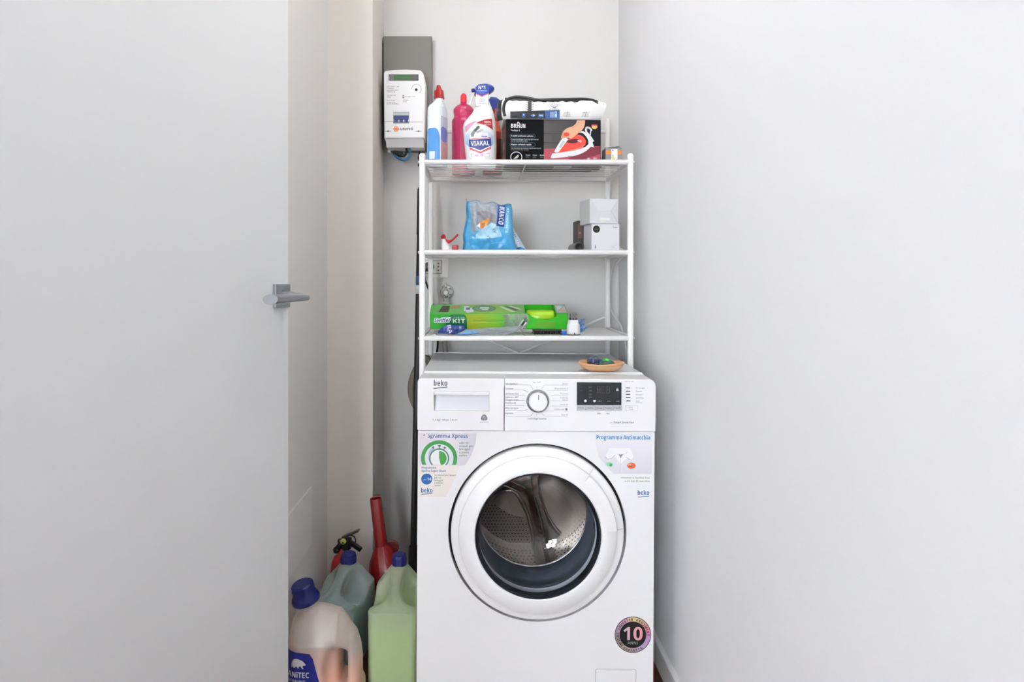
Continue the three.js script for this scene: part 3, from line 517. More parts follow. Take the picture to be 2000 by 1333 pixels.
{
  // pink bottle
  const b = thing('cleaner_bottle', 'pink translucent bottle with a domed shoulder and red tip', 'bottle', [-0.052, T1, -2.25]);
  const pink = mat([218, 44, 112], 0.18, { transmission: 0.32, thickness: 0, clearcoat: 0.3 });
  const rows = smoothRows([[0, 0.036, 0.036], [0.004, 0.040, 0.040], [0.10, 0.0405, 0.0405], [0.186, 0.0400, 0.0400], [0.194, 0.0365, 0.0365], [0.200, 0.0335, 0.0335], [0.208, 0.0335, 0.0335], [0.216, 0.0352, 0.0352], [0.226, 0.0345, 0.0345], [0.236, 0.0270, 0.0270], [0.243, 0.0160, 0.0160], [0.2475, 0.0108, 0.0108], [0.252, 0.0105, 0.0105]]);
  part('body', loft(rows, 64), pink, b);
  part('liquid', loft(rows.filter((r) => r[0] < 0.19).map((r) => [r[0] * 0.985 + 0.002, r[1] - 0.0018, r[2] - 0.0018]), 48), mat([178, 8, 70], 0.3), b);
  part('cap', loft([[0, 0.0112, 0.0112], [0.020, 0.0105, 0.0105], [0.026, 0.0085, 0.0085], [0.030, 0.0045, 0.0045]], 24), mat([222, 24, 48], 0.3), b, [0, 0.2515, 0]);
}
{
  // white limescale spray with neck tag
  const b = thing('spray_bottle', 'white limescale spray bottle with blue trigger head and hanging neck tag', 'spray bottle', [0.005, T1, -2.13], -0.05);
  const k = 0.001664, C = 940, row = (h, l, r, d, n = 2.6) => [h, (r - l) / 2 * k, d, ((l + r) / 2 - C) * k, n];
  const rows = smoothRows([row(0, 919, 967, 0.02), row(0.005, 914, 970, 0.026, 3), row(0.06, 910.5, 972, 0.029, 3), row(0.108, 907.5, 971.5, 0.029, 3), row(0.138, 906.5, 970.5, 0.028, 3), row(0.152, 908.5, 969.5, 0.027), row(0.166, 915, 968.5, 0.025), row(0.182, 923.5, 966.5, 0.022), row(0.204, 929.5, 962, 0.017), row(0.222, 932, 957.5, 0.0135, 2), row(0.232, 933, 956, 0.0125, 2)]);
  part('body', loft(rows, 64), mat([240, 240, 243], 0.25), b);
  const lab = printed(300, 480, (g) => {
    g.fillStyle = '#f0f0f4'; g.fillRect(0, 0, 300, 480);
    g.fillStyle = '#d8a2c6'; g.beginPath(); g.moveTo(0, 100); g.bezierCurveTo(40, 50, 80, 40, 130, 25); g.lineTo(60, 110); g.lineTo(10, 170); g.closePath(); g.fill();
    g.fillStyle = '#a3141f'; g.beginPath(); g.moveTo(118, 60); g.bezierCurveTo(190, 10, 250, 6, 300, 0); g.lineTo(300, 140); g.bezierCurveTo(250, 90, 190, 62, 118, 60); g.fill();
    txt(g, '100%', 205, 56, 36, '#f4e6e6', { bold: 700, fit: 82 }); txt(g, 'IN ACCIAIO', 212, 82, 22, '#e8c8c8', { bold: 700, fit: 76 });
    const q = g.createLinearGradient(0, 150, 0, 330); q.addColorStop(0, '#dfe9f4'); q.addColorStop(1, '#8fbbe0'); g.fillStyle = q; g.beginPath(); g.ellipse(150, 260, 160, 130, 0, 0, 7); g.fill();
    g.fillStyle = '#eef0f4'; g.beginPath(); g.ellipse(150, 220, 100, 110, 0, 0, 7); g.fill();
    curve(g, 'M60 190 C80 150 110 120 150 100 L165 120 C120 150 100 180 90 225 L64 225 Z', '#7f858a'); poly(g, [[95, 150], [140, 90], [165, 95], [120, 165]], '#3f4a44'); poly(g, [[120, 165], [190, 130], [200, 145], [130, 185]], '#aab0b2');
    for (const [x, y] of [[190, 150], [205, 185], [182, 205], [220, 165]]) { g.strokeStyle = '#b9cbe0'; g.lineWidth = 4; g.beginPath(); g.arc(x, y, 11, 0, 7); g.stroke(); }
    g.fillStyle = '#6a6ab8'; g.fillRect(175, 215, 62, 14);
    poly(g, [[36, 250], [272, 232], [272, 372], [154, 430], [36, 380]], '#c0293a'); poly(g, [[42, 258], [266, 240], [266, 366], [154, 420], [42, 372]], '#f0f0f4'); poly(g, [[34, 262], [276, 246], [276, 330], [154, 392], [34, 342]], '#14267c');
    g.save(); g.transform(1, -0.02, 0, 1, 0, 0); txt(g, 'VIAKAL', 52, 336, 78, '#eef0f6', { bold: 700, fit: 206 }); g.restore();
    poly(g, [[40, 356], [154, 408], [268, 350], [268, 362], [154, 420], [40, 368]], '#b0474f');
    for (const [x, y] of [[50, 430], [205, 432]]) { g.strokeStyle = '#9fa3aa'; g.lineWidth = 3; g.strokeRect(x, y, 54, 38); } disc(g, 112, 452, 22, '#c79ac4', 14); disc(g, 170, 446, 20, '#d4aacb', 20);
  }, 1, 0.3);
  part('label', wrap(rows, -0.86, 0.80, 0.034, 0.160, 0.0006, 40, 24, true), lab, b, [0, 0, 0], 'front label with a blue shield');
  const head = new THREE.Group(); head.name = 'trigger_head'; b.add(head); head.position.set(0.007, 0.228, 0);
  part('collar', loft([[0, 0.0140, 0.0140], [0.016, 0.0135, 0.0135]], 28), M.whitePlastic, head);
  const sh = shapeOf([]); sh.moveTo(-0.022, 0.020); sh.bezierCurveTo(-0.020, 0.045, -0.004, 0.056, 0.014, 0.055); sh.bezierCurveTo(0.030, 0.054, 0.042, 0.048, 0.043, 0.040); sh.bezierCurveTo(0.042, 0.030, 0.026, 0.026, 0.016, 0.016); sh.lineTo(-0.014, 0.012);
  part('shroud', extrude(sh, 0.026, 0.005).translate(-0.004, -0.006, -0.013), mat([8, 30, 132], 0.25), head);
  part('nozzle', rod([-0.024, 0.031, 0], [-0.036, 0.029, 0], 0.006, 18), mat([8, 30, 132], 0.3), head);
  part('trigger', tube([[-0.020, 0.022, 0], [-0.030, 0.014, 0], [-0.037, -0.002, 0], [-0.041, -0.016, 0]], 0.0035, 20, 8), M.whitePlastic, head);
  const tg = shapeOf([[-0.0215, 0.036], [-0.012, 0.0445], [0.010, 0.0465], [0.0215, 0.040], [0.0215, -0.024], [-0.020, -0.028]]);
  part('neck_tag', planarUV(extrude(tg, 0.0006), -0.0225, -0.028, 0.0215, 0.050), printed(260, 440, (g) => {
    g.fillStyle = '#f1f1f4'; g.fillRect(0, 0, 260, 440); poly(g, [[0, 0], [260, 0], [260, 205], [130, 262], [0, 205]], '#d2507e'); poly(g, [[0, 0], [260, 0], [260, 185], [130, 242], [0, 185]], '#123a9c'); 
    txt(g, 'N°1', 130, 120, 88, '#eef2fa', { bold: 700, align: 'center', fit: 150 }); txt(g, 'CONTRO IL', 130, 160, 30, '#b8d0f0', { bold: 700, align: 'center', fit: 200 }); txt(g, 'calcare', 130, 195, 26, '#8fb4e4', { align: 'center', fit: 120 });
    g.strokeStyle = '#3a3c44'; g.lineWidth = 7; g.beginPath(); g.moveTo(4, 205); g.lineTo(4, 436); g.lineTo(256, 436); g.lineTo(256, 205); g.stroke();
    for (const x of [100, 130, 160]) { g.lineWidth = 5; g.strokeStyle = '#7d8088'; g.beginPath(); g.ellipse(x, 320, 15, 24, 0, 0, 7); g.stroke(); } txt(g, '100% riciclato', 130, 386, 26, '#6a6c74', { align: 'center', fit: 150 });
  }, 1, 0.4), head, [0, 0, 0.0165], 'blue and white paper neck tag');
}
{
  // red bottle half hidden behind the spray
  const b = thing('spray_bottle', 'dark red bottle with slanted blue cap half hidden behind the white spray', 'spray bottle', [0.047, T1, -2.262]);
  const rows = smoothRows([[0, 0.030, 0.02], [0.005, 0.034, 0.024, 0, 3], [0.13, 0.033, 0.024, 0, 3], [0.17, 0.029, 0.022, 0.002], [0.20, 0.021, 0.018, 0.006], [0.222, 0.013, 0.013, 0.010], [0.230, 0.012, 0.012, 0.010]]);
  part('body', loft(rows), mat([150, 22, 26], 0.2, { clearcoat: 0.4 }), b);
  part('label', wrap(rows, 0.4, 2.0, 0.01, 0.125), mat([70, 36, 30], 0.4), b);
  part('shoulder_band', wrap(rows, -1.5, 2.2, 0.150, 0.186), mat([214, 74, 40], 0.35), b);
  const h = extrude(shapeOf([[-0.020, 0.002], [0.018, -0.022], [0.0215, -0.004], [0.017, 0.026], [0.006, 0.034], [-0.014, 0.036], [-0.022, 0.024]]), 0.022, 0.004).translate(0.008, 0.236, -0.011);
  part('cap', h, mat([20, 50, 140], 0.3), b);
}
{
  // boxed steam iron
  const W = 0.294, H = 0.136, D = 0.15;
  const b = thing('iron_box', 'black carton box printed with a red and white steam iron', 'box', [0.2275, T1 + 0.0005, -2.095], 0.045);
  const front = printed(187, 84, (g) => {
    g.fillStyle = '#0f1012'; g.fillRect(0, 0, 187, 84); g.fillStyle = '#8a4450'; g.fillRect(74, 60, 113, 24); g.scale(1, 0.91);
    g.save(); g.beginPath(); g.rect(74, 0, 113, 84); g.clip();
    const q = g.createLinearGradient(74, 0, 187, 0); q.addColorStop(0, '#5c5a5a'); q.addColorStop(0.55, '#474548'); q.addColorStop(0.72, '#26262c'); q.addColorStop(1, '#1c1d24'); g.fillStyle = q; g.fillRect(74, 0, 113, 84);
    g.fillStyle = '#494848'; g.fillRect(74, 28, 40, 3); g.fillStyle = '#585656'; g.fillRect(76, 33, 12, 12); g.fillStyle = '#504e4e'; g.fillRect(90, 33, 14, 12); g.fillStyle = '#403e3e'; g.fillRect(74, 48, 30, 2);
    poly(g, [[74, 62], [187, 55], [187, 84], [74, 84]], '#a8505a'); poly(g, [[120, 84], [165, 58], [187, 56], [187, 72], [150, 84]], '#7d3a46');
    // iron
    curve(g, 'M89 81 L92 73 C110 70 140 68 158 58 L172 44 C168 36 163 30 158 24 C156 18 160 13 165 17 L170 22', '#e8e9ee', 3.2);
    curve(g, 'M89 82 C90 77 92 73 94 72 C118 68 142 66 160 56 C166 50 163 38 152 28 C146 25 136 27 128 32 L120 36 C126 30 140 22 154 24 C164 30 172 46 174 58 L168 56 C160 66 150 72 136 76 C120 79 104 81 89 82 Z', '#e4e6ec');
    curve(g, 'M97 71 C104 60 118 44 130 34 C142 28 154 32 158 44 C160 54 150 59 140 62 C128 66 112 69 97 71 Z', '#de5148'); curve(g, 'M120 66 C134 62 152 58 157 50 C154 58 142 64 120 66 Z', '#f08a72');
    curve(g, 'M118 46 C126 40 140 38 146 42 C144 50 126 52 118 46 Z', '#5c3034'); curve(g, 'M140 44 C146 38 152 44 148 48 Z', '#f0a8a0');
    curve(g, 'M95 68 C96 64 100 56 110 40 C116 36 122 38 122 42 C116 50 108 62 104 68 C100 70 96 70 95 68 Z', '#dfe4ea'); curve(g, 'M104 58 L112 44 L116 46 L108 60 Z', '#a8c4cc');
    curve(g, 'M160 22 C154 14 162 12 168 18 L166 34', '#c8cad2', 2.4); stroke(g, [[168, 20], [166, 34]], '#d8dae0', 1.4);
    // forearm and hand
    curve(g, 'M140 0 L156 0 C156 12 154 18 147 24 C140 30 134 36 128 40 C124 36 116 38 110 40 C107 38 109 34 111 28 C113 22 120 16 130 14 C137 10 139 6 140 0 Z', '#d7a688'); curve(g, 'M111 28 C116 24 124 24 126 30 C122 36 114 36 110 40 Z', '#c98f74'); curve(g, 'M130 16 C138 14 142 10 144 2', '#c39277', 1.2); disc(g, 119, 31, 5.5, '#d8483e', 4);
    txt(g, 'BRAUN', 122, 79, 3.6, '#5b5e68', { bold: 700, fit: 7 }); disc(g, 163, 82, 3, '#c9b9c0', 2); disc(g, 176, 81, 4, '#b89aa4', 2);
    disc(g, 175, 12.5, 6, '#e8c060'); g.save(); g.beginPath(); g.arc(175, 12.5, 6, 0, 7); g.clip(); g.fillStyle = '#1c1c20'; g.fillRect(168, 6, 14, 3); g.fillStyle = '#d24a40'; g.fillRect(168, 9, 14, 5); g.fillStyle = '#f0ece0'; g.fillRect(170.5, 12, 9, 1); g.restore();
    g.restore();
    // wordmark with a tall A
    txt(g, 'BR', 8, 18, 12, '#eeeeee', { bold: 700, fit: 12 }); txt(g, 'UN', 26.5, 18, 12, '#eeeeee', { bold: 700, fit: 11.5 }); curve(g, 'M21.3 18 V9.5 C21.3 4.4 25.3 4.4 25.3 9.5 V18 M21.3 13 H25.3', '#eeeeee', 1.6);
    txt(g, 'TexStyle 1', 8.5, 25, 4.6, '#d8d8d8', { bold: 700, fit: 18 });
    const pill = (y, s, f) => { g.strokeStyle = '#4f6a80'; g.lineWidth = 0.7; g.beginPath(); g.roundRect(7, y, 50, 8.6, 4.3); g.stroke(); txt(g, s, 9.5, y + 5.6, 4.4, '#f2f2f2', { bold: 700, fit: f }); };
    pill(31, 'I vestiti continuano a durare', 44); txt(g, 'Il vapore protegge i tuoi capi più delicati', 8.5, 44, 3.6, '#c9c9c9', { bold: 700, fit: 55 }); txt(g, 'con un risultato perfetto', 8.5, 47.4, 3.6, '#c9c9c9', { fit: 34 });
    pill(49, 'Vapore a rilascio rapido', 40); txt(g, 'Con funzione di stiratura rapida dei tessuti', 8.5, 62.5, 3.6, '#c9c9c9', { fit: 60 }); txt(g, 'e un controllo totale', 8.5, 66, 3.6, '#9a9a9a', { fit: 36 });
    g.strokeStyle = '#d0d0d0'; g.lineWidth = 1.6; g.beginPath(); g.arc(19.5, 80, 11, 0, 7); g.stroke(); curve(g, 'M13 84 C18 80 20 76 24 75 C26 79 22 84 13 84 Z', '#b8b8b8');
    for (const [x, s] of [[38, 'Steam'], [52, 'Power'], [66, 'Black']]) { txt(g, s, x, 77, 3.6, '#dcdcdc', { bold: 700, fit: 9 }); txt(g, 'shot', x, 81, 3.2, '#a8a8a8', { fit: 7 }); }
  }, 6, 0.8, { specularIntensity: 0.3 });
  const side = printed(80, 84, (g) => { g.fillStyle = '#241c1b'; g.fillRect(0, 0, 80, 84); g.fillStyle = '#8a6a62'; g.fillRect(14, 8, 40, 68); g.fillStyle = '#4a2f2c'; g.fillRect(14, 30, 40, 3); g.fillRect(14, 52, 40, 3); g.fillStyle = '#c9aaa2'; g.fillRect(20, 36, 28, 12); }, 2, 0.4);
  const dark = mat([10, 10, 12], 0.8, { specularIntensity: 0.3 }), base = printed(187, 90, (g) => { g.fillStyle = '#202124'; g.fillRect(0, 0, 187, 90); g.fillStyle = '#e4e4e4'; g.fillRect(100, 30, 36, 28); g.fillStyle = '#444'; for (let i = 0; i < 12; i++) g.fillRect(104 + i * 2.4, 34, 1.2, 16); }, 2, 0.5);
  const mk = (w, h, x, y, z, ry, rx, m) => { const o = part('printed_panel', new THREE.PlaneGeometry(w, h), m, b, [x, y, z]); o.rotation.set(rx, ry, 0); return o; };
  part('carton', rbox(W, H, D, 0.0012, 2), dark, b, [0, H / 2, 0]);
  mk(W - 0.0024, H - 0.0024, 0, H / 2, D / 2 + 0.0002, 0, 0, front); mk(D - 0.003, H - 0.003, -W / 2 - 0.0002, H / 2, 0, -Math.PI / 2, 0, side); mk(W - 0.003, D - 0.003, 0, -0.0002, 0, 0, Math.PI / 2, base);
}
{
  // packed duvet bag on top of the iron box
  const b = thing('bedding_pack', 'white patterned bedding pack with black piping lying on the iron box', 'bedding pack', [0.229, T1 + 0.1372, -2.10], 0.02);
  const W = 0.33, H = 0.064, D = 0.17;
  const g = new THREE.BoxGeometry(W, H, D, 60, 16, 24), p = g.attributes.position;
  for (let i = 0; i < p.count; i++) {                           // soft block: rounded flanks, tapering right end, slight sag
    let x = p.getX(i), y = p.getY(i) / (H / 2), z = p.getZ(i) / (D / 2);
    const u = x / (W / 2), fl = 1 - 0.10 * Math.abs(y) ** 3, fx = 1 - 0.04 * Math.abs(y) ** 4;
    const taper = u > 0.55 ? 1 - 0.55 * ((u - 0.55) / 0.45) ** 1.6 : 1;
    const n = noise.noise(x * 22, z * 2.2, 4.4) * 0.06 + noise.noise(x * 60, y * 3, z * 5) * 0.03;
    const yy = y > 0 ? y * (taper * 0.55 + 0.45 + n) : -1 + (y + 1) * 1;
    p.setXYZ(i, x * fx + 0.005 - 0.018 * Math.max(0, (u - 0.6) / 0.4) * (1 - (y + 1) / 2), (yy + (y > 0 ? 0 : 0)) * H / 2 + H / 2, z * D / 2 * fl * (u > 0.7 ? 1 - 0.5 * (u - 0.7) : 1) * (1 + n * 0.2));
  }
  g.computeVertexNormals();
  const cloth = printed(440, 96, (q) => {
    q.fillStyle = '#eeeeee'; q.fillRect(0, 0, 440, 96);
    const sprig = (x, y, s, col) => { q.strokeStyle = col; q.lineWidth = 1.4; for (let i = -3; i <= 3; i++) { q.beginPath(); q.moveTo(x, y); q.quadraticCurveTo(x + i * 3 * s, y - 8 * s, x + i * 6.5 * s, y - (20 - Math.abs(i) * 2.4) * s); q.stroke(); } };
    const bush = (x, y) => { q.strokeStyle = '#55565c'; q.lineWidth = 1.2; for (let j = 0; j < 4; j++) { q.beginPath(); q.moveTo(x - 16 + j, y - j * 5); q.lineTo(x + 16 - j, y - j * 5 - (j % 2)); q.stroke(); } q.beginPath(); q.moveTo(x, y + 4); q.lineTo(x + 1, y - 22); q.stroke(); };
    sprig(216, 48, 1.4, '#6a6878'); sprig(214, 66, 1.1, '#4a4a58'); bush(268, 82); bush(345, 82); sprig(300, 20, 0.6, '#77757f'); 
    q.fillStyle = '#4a4a4c'; q.fillRect(107, 0, 15, 72); for (let i = 0; i < 6; i++) { stroke(q, [[107, 20 + i * 8], [98, 24 + i * 8]], '#4a4a4c', 2); stroke(q, [[122, 20 + i * 8], [131, 24 + i * 8]], '#4a4a4c', 2); }
  }, 2, 0.75);
  part('folded_textile', g, cloth, b);
  // piping and zip along the upper edge, wrapping round the left end
  const z = D / 2;
  part('piping', [tube([[-0.150, 0.008, z - 0.004], [-0.1545, 0.03, z - 0.001], [-0.146, 0.056, z - 0.002], [-0.12, 0.0675, z - 0.006], [-0.085, 0.066, z - 0.006], [-0.05, 0.0585, z - 0.002], [0, 0.060, z - 0.002], [0.05, 0.0615, z - 0.004], [0.10, 0.0625, z - 0.006], [0.128, 0.058, z - 0.01], [0.142, 0.050, z - 0.016]], 0.0048, 90, 10)], mat([30, 30, 31], 0.35), b);
  part('zip_band', [pillow([[-0.152, 0.051], [-0.150, 0.066]], [[0.138, 0.048], [0.136, 0.060]], 0.004, { n: 60, m: 6, wr: 0.5, freq: 60 }).translate(0, 0, z - 0.006)], mat([24, 24, 25], 0.3), b);
  part('zip_puller', rod([0.140, 0.050, z - 0.012], [0.158, 0.0495, z - 0.014], 0.0016, 8), M.black, b);
  part('end_gusset', pillow([[-0.030, 0.002], [-0.034, 0.03], [-0.026, 0.066]], [[0.020, 0.002], [0.026, 0.03], [0.018, 0.064]], 0.006, { n: 20, m: 16, wr: 0.6, freq: 70 }).rotateY(-0.75).translate(-0.150, 0, z - 0.02), mat([40, 40, 41], 0.3), b);
  const card = extrude(shapeOf([[-0.134, 0.0005], [0.018, 0.0005], [0.018, 0.027], [-0.134, 0.0215]]), 0.0012).translate(0, 0, z + 0.001);
  part('insert_card', planarUV(card, -0.134, 0, 0.018, 0.0275), printed(450, 62, (q) => {
    q.fillStyle = '#0e1014'; q.fillRect(0, 0, 450, 62); poly(q, [[310, 0], [450, 0], [450, 62], [322, 62]], '#24508c');
    q.fillStyle = '#b8cce8'; q.fillRect(366, 14, 9, 40); q.fillRect(384, 14, 9, 40); q.fillRect(404, 12, 20, 40); q.fillStyle = '#24508c'; q.fillRect(409, 18, 10, 12);
    disc(q, 122, 40, 16, '#1e56a4'); disc(q, 122, 36, 5, '#cfe0f4'); poly(q, [[182, 40], [205, 30], [205, 50]], '#3f7cc8'); poly(q, [[230, 40], [207, 30], [207, 50]], '#8fb8e8'); q.fillStyle = '#3f74b8'; q.fillRect(258, 30, 44, 22); q.fillStyle = '#a8c6e8'; q.fillRect(264, 38, 32, 6);
    txt(q, 'comfort', 22, 34, 18, '#3a3e46', { bold: 700, fit: 60 });
  }, 2, 0.4), b, [0, 0, 0], 'black and blue cardboard insert');
}
{
  // small lamp bulb carton at the right end
  const b = thing('bulb_box', 'small grey and orange light bulb carton beside the right post', 'box', [0.414, T1 + 0.0005, -2.04], 0.03);
  part('carton', rbox(0.050, 0.048, 0.05, 0.001, 2), mat([128, 129, 132], 0.5), b, [0, 0.024, 0]);
  part('printed_panel', new THREE.PlaneGeometry(0.0496, 0.0476), printed(100, 96, (g) => {
    g.fillStyle = '#85868a'; g.fillRect(0, 0, 100, 96); g.fillStyle = '#f07c1e'; g.fillRect(0, 18, 100, 22); g.fillStyle = '#f2f2f0'; g.fillRect(36, 8, 38, 88);
    [['#5aa86a', 8], ['#c9d44a', 12], ['#f0c83a', 16], ['#ee9a30', 20], ['#d8482c', 24]].forEach(([c, w], i) => { g.fillStyle = c; g.fillRect(40, 44 + i * 7.5, w, 6); }); g.fillStyle = '#3a4ab0'; g.fillRect(40, 12, 9, 6); g.fillStyle = '#b03a5a'; g.fillRect(66, 70, 6, 4);
  }, 2, 0.45), b, [0, 0.024, 0.0253]);
  const lid = part('open_flap', rbox(0.044, 0.0012, 0.028, 0.0004, 1), mat([34, 34, 36], 0.5), b, [0.002, 0.0525, 0.006]); lid.rotation.set(0.28, 0, 0.10);
  const c = thing('bulb_box', 'dark small carton squeezed between iron box and bulb carton', 'box', [0.3845, T1 + 0.0005, -2.13], 0.0);
  part('carton', rbox(0.014, 0.034, 0.07, 0.001, 2), mat([52, 50, 54], 0.5), c, [0, 0.017, 0]);
  part('printed_panel', new THREE.PlaneGeometry(0.0138, 0.0336), printed(28, 68, (g) => { g.fillStyle = '#48464c'; g.fillRect(0, 0, 28, 68); g.fillStyle = '#b8b4b8'; for (let i = 0; i < 5; i++) g.fillRect(5, 14 + i * 9, 16 - (i * 5) % 9, 4); }, 4, 0.5), c, [0, 0.017, 0.0352]);
}

// ---------------------------------------------------------------- middle shelf
{
  const b = thing('spray_bottle', 'small white spray head with red nozzle and red lever lying on the middle shelf', 'spray bottle', [-0.105, T2, -2.10]);
  part('body', loft(smoothRows([[0, 0.016, 0.02, 0.004, 3], [0.012, 0.0165, 0.02, 0.003, 3], [0.026, 0.0135, 0.016, -0.002], [0.036, 0.009, 0.011, -0.006], [0.044, 0.0075, 0.009, -0.0075]])), mat([226, 222, 222], 0.35), b);
  part('nozzle', new THREE.SphereGeometry(0.0085, 24, 16).scale(0.95, 1.05, 1).translate(-0.0085, 0.050, 0), M.red, b);
  part('lever', [tube([[-0.004, 0.044, 0.002], [0.004, 0.037, 0.004], [0.0095, 0.0335, 0.004], [0.020, 0.040, 0.004], [0.032, 0.0515, 0.004], [0.0385, 0.0585, 0.004]], 0.0034, 40, 10), new THREE.SphereGeometry(0.006, 16, 12).scale(1.2, 1, 0.8).translate(0.007, 0.035, 0.003)], mat([170, 14, 18], 0.35), b);
  part('red_cap', rbox(0.0195, 0.020, 0.019, 0.004, 3), M.red, b, [0.0305, 0.014, 0.006]);
  part('neck', rod([0.006, 0.010, 0.004], [0.024, 0.013, 0.006], 0.007, 16), mat([205, 200, 200], 0.35), b);
}
{
  // light blue bag of whitening powder, and a second one slumped behind its right edge
  const film = (draw) => printed(210, 220, draw, 3, 0.28, { clearcoat: 0.35, clearcoatRoughness: 0.25 });
  const bag = thing('powder_bag', 'upright light blue powder bag with a dark blue lettered strip', 'bag', [0.031, T2 + 0.001, -2.085], 0.04);
  const k = 0.00163, q = (l) => l.map(([x, y]) => [(x - 954) * k, (493 - y) * k]);
  const g = pillow(q([[903, 493], [905, 475], [904, 460], [908, 440], [911, 425], [910, 408], [911, 391]]), q([[1008, 493], [1006, 478], [1003, 462], [1002, 445], [1001, 428], [1001, 412], [999, 401]]), 0.030, { wr: 0.22, freq: 34, n: 44, m: 44 });
  { const p = g.attributes.position; for (let i = 0; i < p.count; i++) { const v = p.getY(i) / 0.166; if (v > 0.9) p.setY(i, p.getY(i) + 0.004 * Math.sin(p.getX(i) * 120)); } g.computeVertexNormals(); }
  part('film', g, film((c) => {
    c.fillStyle = '#3f9ccd'; c.fillRect(0, 0, 210, 220);
    const a = c.createLinearGradient(0, 0, 0, 220); a.addColorStop(0, '#4d93b6'); a.addColorStop(0.5, '#5aaad6'); a.addColorStop(1, '#2f8fc6'); c.fillStyle = a; c.fillRect(0, 0, 210, 220);
    curve(c, 'M14 0 H140 L146 60 L140 112 L118 106 C90 96 60 120 40 146 L26 120 Z', '#8a9aa6'); curve(c, 'M30 20 C60 8 110 10 136 30 L134 70 C100 50 60 60 36 90 Z', '#9aa2a8'); curve(c, 'M44 56 C70 40 110 44 132 66 L130 96 C100 84 70 90 52 104 Z', '#8a8a94');
    curve(c, 'M58 110 C62 88 92 84 100 76 C108 86 100 96 96 106 C92 124 76 128 64 122 Z', '#d9903e'); curve(c, 'M64 118 C70 98 82 104 84 92 C90 104 84 118 76 124 Z', '#b06a24'); curve(c, 'M50 116 L62 100 L66 120 Z', '#e4e8ee');
    curve(c, 'M52 146 C70 120 100 112 112 96 L144 106 L160 150 L120 160 L50 164 Z', '#a9d6ee'); for (const [x, y] of [[118, 122], [124, 132], [98, 150], [104, 158]]) { stroke(c, [[x, y], [x + 12, y + 5]], '#4a6a8c', 1.6); stroke(c, [[x + 2, y + 4], [x + 9, y - 4]], '#4a6a8c', 1.2); }
    c.save(); c.translate(148, 12); c.rotate(0.11); c.fillStyle = '#143a8c'; c.fillRect(-4, -8, 36, 106); c.rotate(Math.PI / 2); txt(c, 'BIANCO', 4, -5, 31, '#eef3fa', { bold: 700, fit: 86 }); c.restore();
    c.save(); c.translate(184, 22); c.rotate(0.085); c.rotate(Math.PI / 2); txt(c, 'PERCARBONATO', 0, 0, 15, '#bfe0f2', { bold: 700, fit: 112 }); c.restore();
    curve(c, 'M110 186 C130 176 150 178 170 174', 'rgba(180,220,242,0.5)', 2);
    c.fillStyle = 'rgba(20,92,140,0.55)'; c.fillRect(0, 0, 10, 220);
  }), bag);
  part('corner_tab', rod([-0.0700, 0.164, 0], [-0.0705, 0.171, 0], 0.0008, 6), M.black, bag);
  const b2 = thing('powder_bag', 'blue and white powder bag slumped behind the upright bag', 'bag', [0.120, T2 + 0.001, -2.135], 0.0);
  const k2 = 0.00167, q2 = (l) => l.map(([x, y]) => [(x - 1007) * k2, (492 - y) * k2]);
  part('film', pillow(q2([[978, 492], [976, 478], [980, 462], [985, 445], [990, 430]]), q2([[1030, 492], [1024, 480], [1016, 466], [1006, 450], [998, 430]]), 0.020, { wr: 0.3, freq: 50 }), printed(120, 120, (c) => {
    c.fillStyle = '#c9dcea'; c.fillRect(0, 0, 120, 120); curve(c, 'M0 120 L0 60 L60 50 L74 120 Z', '#3f93c9'); disc(c, 96, 110, 22, '#2a7fc0', 16); c.save(); c.translate(70, 10); c.rotate(1.2); txt(c, 'BIANCO', 0, 0, 18, '#5fa4d4', { bold: 700 }); c.restore();
  }, 3, 0.3), b2);
}
